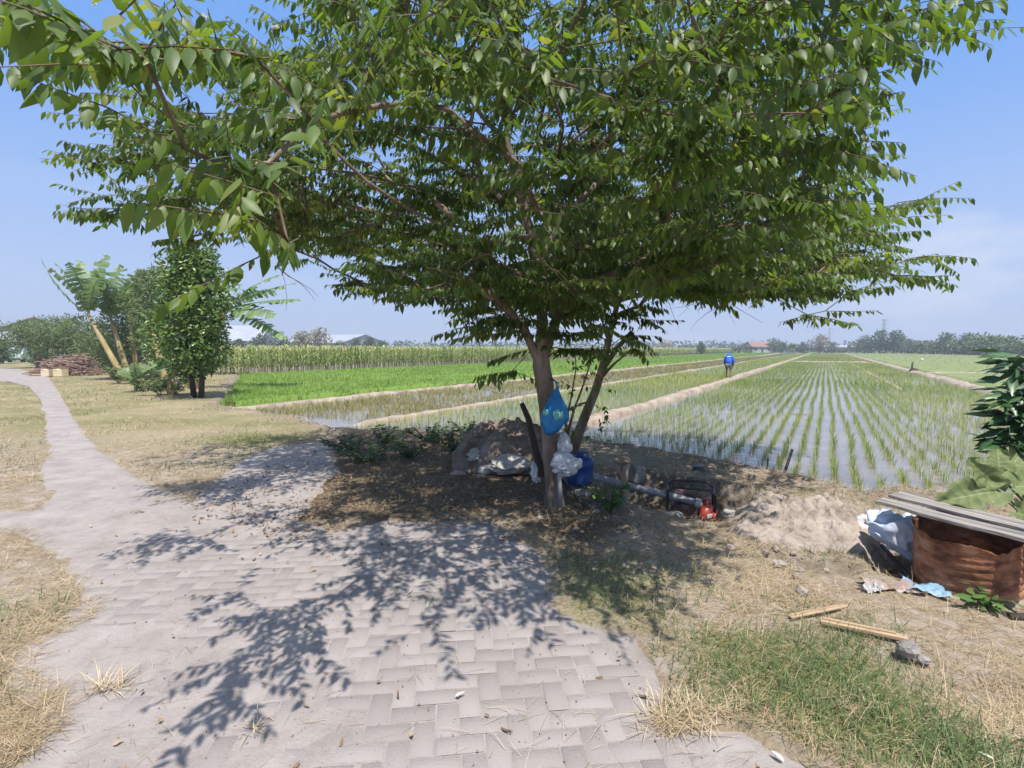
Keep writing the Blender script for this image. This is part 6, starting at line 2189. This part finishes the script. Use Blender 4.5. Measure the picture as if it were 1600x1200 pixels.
for s_ in (-1, 1):
    MB().tube([(s_ * 0.55, -1.93, 0.75), (s_ * 0.55, -1.88, 0.75)], 0.13, 14).build('headlight', M_LAMP, van)
    MB().box((s_ * 0.835, 0.4, 1.42), (0.02, 1.9, 0.5)).build('side_window', M_GLASS, van)
    for y_ in (-1.15, 1.2):
        MB().tube([(s_ * 0.62, y_, 0.3), (s_ * 0.84, y_, 0.3)], 0.3, 18).build('wheel', M_TYRE, van)
MB().box((0, -1.93, 0.42), (1.6, 0.08, 0.2)).build('bumper', M_BLACK, van)

# houses and sheds
M_WALLW = mat('white_wall', [(0.36, 0.35, 0.34), (0.46, 0.45, 0.44)], scale=0.4, rough=0.9)
M_SHEET = mat('pale_sheet_roof', [(0.30, 0.31, 0.34), (0.38, 0.39, 0.42)], scale=0.2, rough=0.5, spec=0.4)
M_TILE = mat('red_tile_roof', [(0.22, 0.14, 0.125), (0.30, 0.20, 0.175)], scale=0.8, rough=0.9)
M_DARKGAP = mat('dark_opening', [(0.03, 0.035, 0.04), (0.07, 0.075, 0.08)], rough=0.6)


def house(name, px, Y, wid, dep, hw_, hr, mroof, label, cat, z0=-0.1, rz=0.0, win=3, group=None):
    P0 = at(px, 555, Y); P0.z = z0
    root = empty(name, P0, label, cat, group, rz)
    MB().box((0, 0, hw_ / 2), (wid, dep, hw_)).build('wall', M_WALLW, root)
    ov = 0.5
    V = []
    for s_ in (-1, 1):
        x_ = s_ * (wid / 2 + ov)
        V += [(x_, -dep / 2 - ov, hw_ - 0.1), (x_, 0, hw_ + hr), (x_, dep / 2 + ov, hw_ - 0.1), (x_, dep / 2 + ov, hw_ + 0.1), (x_, 0, hw_ + hr + 0.2), (x_, -dep / 2 - ov, hw_ + 0.1)]
    F = [(i, (i + 1) % 6, 6 + (i + 1) % 6, 6 + i) for i in range(6)] + [(5, 4, 1, 0), (4, 3, 2, 1), (6, 7, 10, 11), (7, 8, 9, 10)]
    MB().add(V, F).build('roof', mroof, root)
    g_ = MB().add([(-wid / 2 + 0.01, -dep / 2, hw_), (-wid / 2 + 0.01, dep / 2, hw_), (-wid / 2 + 0.01, 0, hw_ + hr - 0.05), (wid / 2 - 0.01, -dep / 2, hw_), (wid / 2 - 0.01, dep / 2, hw_), (wid / 2 - 0.01, 0, hw_ + hr - 0.05)],
                  [(0, 2, 1), (3, 4, 5), (0, 3, 5, 2), (1, 2, 5, 4)])
    g_.build('gable', M_WALLW, root)
    for k in range(win):
        x_ = -wid / 2 + wid * (k + 0.5) / win
        if k == win // 2:
            MB().box((x_, -dep / 2 - 0.02, hw_ * 0.36), (max(0.9, wid * 0.06), 0.06, hw_ * 0.7)).build('door', M_DARKGAP, root)
        else:
            MB().box((x_, -dep / 2 - 0.02, hw_ * 0.55), (wid / win * 0.4, 0.06, hw_ * 0.3)).build('window', M_DARKGAP, root)
    return root


house('warehouse', 376, 200, 20, 30, 4.6, 6.0, M_SHEET, 'big pale grey warehouse just right of the dense bush, behind the corn', 'warehouse', rz=0.25, win=5)
house('warehouse', 520, 240, 36, 34, 4.2, 4.0, M_SHEET, 'long white-roofed warehouse behind the dry pale tree', 'warehouse', rz=-0.35, win=5)
house('house', 1184, 235, 10, 6, 2.6, 2.4, M_TILE, 'house with a reddish roof at the far edge of the fields', 'house', rz=0.2)
house('house', 1312, 300, 22, 10, 2.6, 1.2, M_SHEET, 'low white building in the far gap between the trees', 'building', win=5)
house('house', 62, 92, 13, 10, 4.6, 2.4, M_TILE, 'house with a dark gabled roof showing above the feathery trees', 'house', rz=-0.9)
house('house', -6, 76, 9, 8, 2.6, 1.6, M_SHEET, 'pale house at the far left edge beyond the lane', 'house', rz=0.3)

# far trees: (px, top_py, width_px, Y, base z)
far_specs = [
    (408, 524, 40, 150, M_FARD, 'round', 'dark round tree in front of the warehouse, left of two'),
    (440, 526, 34, 152, M_FARD, 'round', 'dark round tree in front of the warehouse, right of two'),
    (462, 535, 26, 148, M_FARB, 'round', 'yellow-green low tree between the two warehouses'),
    (375, 530, 22, 150, M_FARD, 'round', 'small dark tree close against the dense bush on the left'),
    (472, 519, 34, 150, M_FARP, 'round', 'leafless pale tree left of the larger dry tree'),
    (497, 516, 46, 148, M_FARP, 'round', 'large dry pale-leaved tree in front of the white-roofed warehouse'),
    (530, 535, 28, 150, M_FARD, 'round', 'low dark shrub right of the dry pale tree'),
    (557, 529, 20, 170, M_FARD, 'round', 'slim dark tree at the right end of the white-roofed warehouse'),
    (578, 528, 26, 170, M_FARD, 'round', 'rounded dark tree right of the slim one, behind the corn'),
    (597, 533, 24, 172, M_FARD, 'round', 'small dark tree at the right end of the trees behind the corn'),
    (622, 540, 22, 230, M_FARD, 'round', 'tiny far tree left of the gap behind the corn'),
    (780, 538, 26, 230, M_FARD, 'round', 'tiny far tree seen left of the fork of the big tree'),
    (1002, 535, 44, 230, M_FARD, 'round', 'low broad far tree behind the corn, right of the leaning stem'),
    (1040, 534, 34, 232, M_FARP, 'round', 'low pale far tree behind the end of the corn'),
    (1072, 539, 24, 240, M_FARD, 'round', 'tiny far tree at the right end of the corn'),
    (1095, 536, 15, 150, M_FARG, 'round', 'slim small tree standing alone at the end of the corn'),
    (1128, 541, 24, 235, M_FARD, 'round', 'low far tree behind the walking person, left of the bananas'),
    (1210, 530, 26, 222, M_FARG, 'round', 'bushy tree right of the reddish-roofed house'),
    (1222, 536, 20, 225, M_FARD, 'round', 'low dark shrub beside the bushy tree near the house'),
    (1255, 536, 24, 222, M_FARD, 'round', 'low dark tree left of the fluffy pale tree'),
    (1281, 525, 34, 220, M_FARP, 'round', 'fluffy pale tree at the head of the wide paddy rows'),
    (1300, 536, 22, 222, M_FARG, 'round', 'small green tree right of the fluffy pale tree'),
    (1350, 526, 30, 205, M_FARG, 'round', 'green tree at the left end of the right-hand tree line'),
    (1374, 518, 32, 200, M_FARD, 'round', 'tall dark tree in front of the pylon, left of two'),
    (1397, 518, 34, 198, M_FARD, 'round', 'tall dark tree in front of the pylon, right of two'),
    (1420, 531, 26, 190, M_FARG, 'round', 'mid-green tree right of the pair of tall dark trees'),
    (1480, 521, 34, 165, M_FARD, 'round', 'dark tree rising out of the right-hand hedge, left of two'),
    (1515, 522, 32, 152, M_FARD, 'flat', 'dark flat-topped tree rising out of the right-hand hedge'),
]
for i, (px, ty, wpx, Y, m, shp, lab) in enumerate(far_specs):
    P0 = at(px, 553, Y); P0.z = -0.15
    h = at(px, ty, Y).z + 0.15
    tree_at('far_tree', P0, h, wpx / 800 * Y * 1.0, m, lab, n=900, ln=h * 0.075 + 0.12, clumps_=11, trunk_h=0.25, flat=0.75, seed=40 + i, wr=0.6, forks=1, rtr=0.22, base_lo=0.28, shape=shp)


def far_banana(P0, h, seed, label, group):
    root = empty('banana_clump', P0, label, 'banana plants', group)
    r = np.random.default_rng(seed)
    st_, ms = MB(), []
    for k in range(4):
        x_, y_ = r.uniform(-0.9, 0.9, 2)
        hs = h * r.uniform(0.45, 0.6)
        st_.tube([(x_, y_, 0), (x_ + r.normal(0, .2), y_, hs)], [0.17, 0.11], 6)
        for q in range(7):
            ms.append(banana_leaf((x_, y_, hs), q * 0.9 + r.uniform(0, .5), r.uniform(0.7, 1.35), h * r.uniform(0.36, 0.5), 0.6, seed * 50 + k * 9 + q, 0.4, 0.9))
    st_.build('stem', M_BSTEM, root, smooth=True)
    V, Q, T_, A_ = merge_meshes(ms)
    link('leaves', np_mesh('leaves', V, Q, None, {'tint': A_}), root, M_FARB)
    return root


bs = [(1146, 541, 205, 'banana clump at the left end of the row behind the walking person'), (1156, 540, 205, 'second banana clump in the row behind the walking person'), (1166, 539, 206, 'third banana clump in the row, right of the walking person'),
      (1174, 538, 206, 'banana clump at the right end of the row, next to the reddish roof'), (1206, 532, 215, 'banana clump in front of the bushy tree by the house'), (1240, 534, 214, 'banana clump standing alone between the house and the fluffy pale tree'),
      (1438, 531, 178, 'banana clump at the left end of the right-hand hedge'), (1458, 532, 172, 'banana clump in the hedge left of the dark tree'), (1500, 530, 158, 'banana clump in the hedge between the two dark trees'), (1545, 528, 140, 'banana clump in the hedge right of the flat-topped tree'),
      (1570, 526, 132, 'tall banana clump in the hedge near the right edge'), (1595, 526, 124, 'tall banana clump in the hedge at the right edge of the view')]
for i, (px, ty, Y, lab) in enumerate(bs):
    P0 = at(px, 553, Y); P0.z = -0.15
    far_banana(P0, at(px, ty, Y).z + 0.15, 70 + i, lab, 'far banana clumps')


# the hedge along the right-hand field, and the far-off wood along the horizon
def hedge(name, pts, hgt, thick, n, ln, m, label, seed):
    r = np.random.default_rng(seed)
    pts = np.array(pts)
    seg = np.linalg.norm(np.diff(pts, axis=0), axis=1)
    cs = np.concatenate([[0], np.cumsum(seg)])
    s = r.uniform(0, cs[-1], n)
    x = np.interp(s, cs, pts[:, 0]) + r.normal(0, thick / 3, n)
    y = np.interp(s, cs, pts[:, 1]) + r.normal(0, thick / 3, n)
    top = hgt * (0.55 + 0.75 * fbm(s * 0.16, s * 0, seed) + 0.25 * (fbm(s * 0.7, s * 0, seed + 1) - 0.5))
    z = top * r.random(n) ** 0.75
    P = np.stack([x, y, z], 1)
    l = ln * r.uniform(0.6, 1.3, n)
    me = leaf_mesh(name, P, r.normal(size=(n, 3)), r.normal(size=(n, 3)) + np.array([0, -0.3, 0.6]), l, l * 0.6, np.clip(0.42 + r.normal(0, 0.18, n) + 0.5 * (fbm(s * 0.4, z * 0.6, seed + 2) - 0.5), 0, 1))
    return tag(link(name, me, None, m), label, 'hedge', kind='stuff')


hp = [at(1345, 550, 215), at(1420, 550, 196), at(1480, 550, 168), at(1540, 550, 145), at(1600, 550, 125), at(1720, 550, 100)]
hedge('hedge', [(p.x, p.y + 5) for p in hp], 4.6, 5, 9000, 0.8, M_FARG, 'unbroken green hedge of bushes along the far right field', 31)
hp = [at(1080, 550, 250), at(1200, 550, 245), at(1345, 550, 235)]
hedge('hedge', [(p.x, p.y) for p in hp], 2.6, 5, 3500, 0.8, M_FARD, 'low dark hedge along the far end of the fields', 33)
hp = [at(-400, 550, 420), at(300, 550, 380), at(800, 550, 400), at(1200, 550, 420), at(1700, 550, 380), at(2300, 550, 300)]
hedge('far_wood', [(p.x, p.y) for p in hp], 7.0, 12, 9000, 2.4, M_FARD, 'far-off line of trees along the horizon', 35)

# ---- pylons
M_PYLON = mat('galvanised_steel', [(0.30, 0.31, 0.33), (0.40, 0.41, 0.43)], rough=0.5, metal=0.4)


def pylon(px, ty, Y, label, wr=1.0):
    P0 = at(px, 553, Y); P0.z = 0
    h = at(px, ty, Y).z
    root = empty('pylon', P0, label, 'pylon', rz=0.1)
    t = MB()
    b0, b1 = h * 0.085 * wr, h * 0.022 * wr
    th = h * 0.006
    nlev = 11
    for sx_ in (-1, 1):
        for sy_ in (-1, 1):
            t.tube([(sx_ * b0, sy_ * b0, 0), (sx_ * b1, sy_ * b1, h * 0.72), (sx_ * b1, sy_ * b1, h)], th, 4)
    for k in range(nlev):
        z0, z1 = h * k / nlev, h * (k + 1) / nlev
        def rr(z): return b0 + (b1 - b0) * min(1, z / (h * 0.72))
        for (ax, ay), (bx_, by_) in (((-1, -1), (1, -1)), ((1, -1), (1, 1)), ((1, 1), (-1, 1)), ((-1, 1), (-1, -1))):
            t.tube([(ax * rr(z0), ay * rr(z0), z0), (bx_ * rr(z1), by_ * rr(z1), z1)], th * 0.6, 3)
            t.tube([(bx_ * rr(z0), by_ * rr(z0), z0), (ax * rr(z1), ay * rr(z1), z1)], th * 0.6, 3)
    t.build('tower', M_PYLON, root)
    for z in (0.70, 0.82, 0.95):
        wa = h * 0.17 * (1.15 if z > 0.9 else 1)
        a_ = MB().tube([(-wa, 0, h * z), (0, b1, h * z + h * 0.012), (wa, 0, h * z)], th * 0.8, 4).tube([(-wa, 0, h * z), (0, 0, h * z + h * 0.04), (wa, 0, h * z)], th * 0.7, 4)
        a_.build('cross_arm', M_PYLON, root)


pylon(1379, 498, 420, 'steel lattice pylon rising behind the tall dark trees')
pylon(1295, 512, 640, 'faint thin lattice pylon far behind the fluffy pale tree', 0.8)

# ================================================================== THE HAZY AIR
hm = bpy.data.materials.new('haze')
hm.use_nodes = True
t = hm.node_tree
t.nodes.clear()
o = t.nodes.new('ShaderNodeOutputMaterial')
v = t.nodes.new('ShaderNodeVolumePrincipled')
v.inputs['Color'].default_value = (0.80, 0.86, 0.98, 1)
v.inputs['Density'].default_value = 0.0011
v.inputs['Anisotropy'].default_value = 0.2
t.links.new(v.outputs['Volume'], o.inputs['Volume'])
hb = MB().box((0, 330, 23.5), (1900, 860, 53)).build('haze', hm)
tag(hb, kind='stuff')
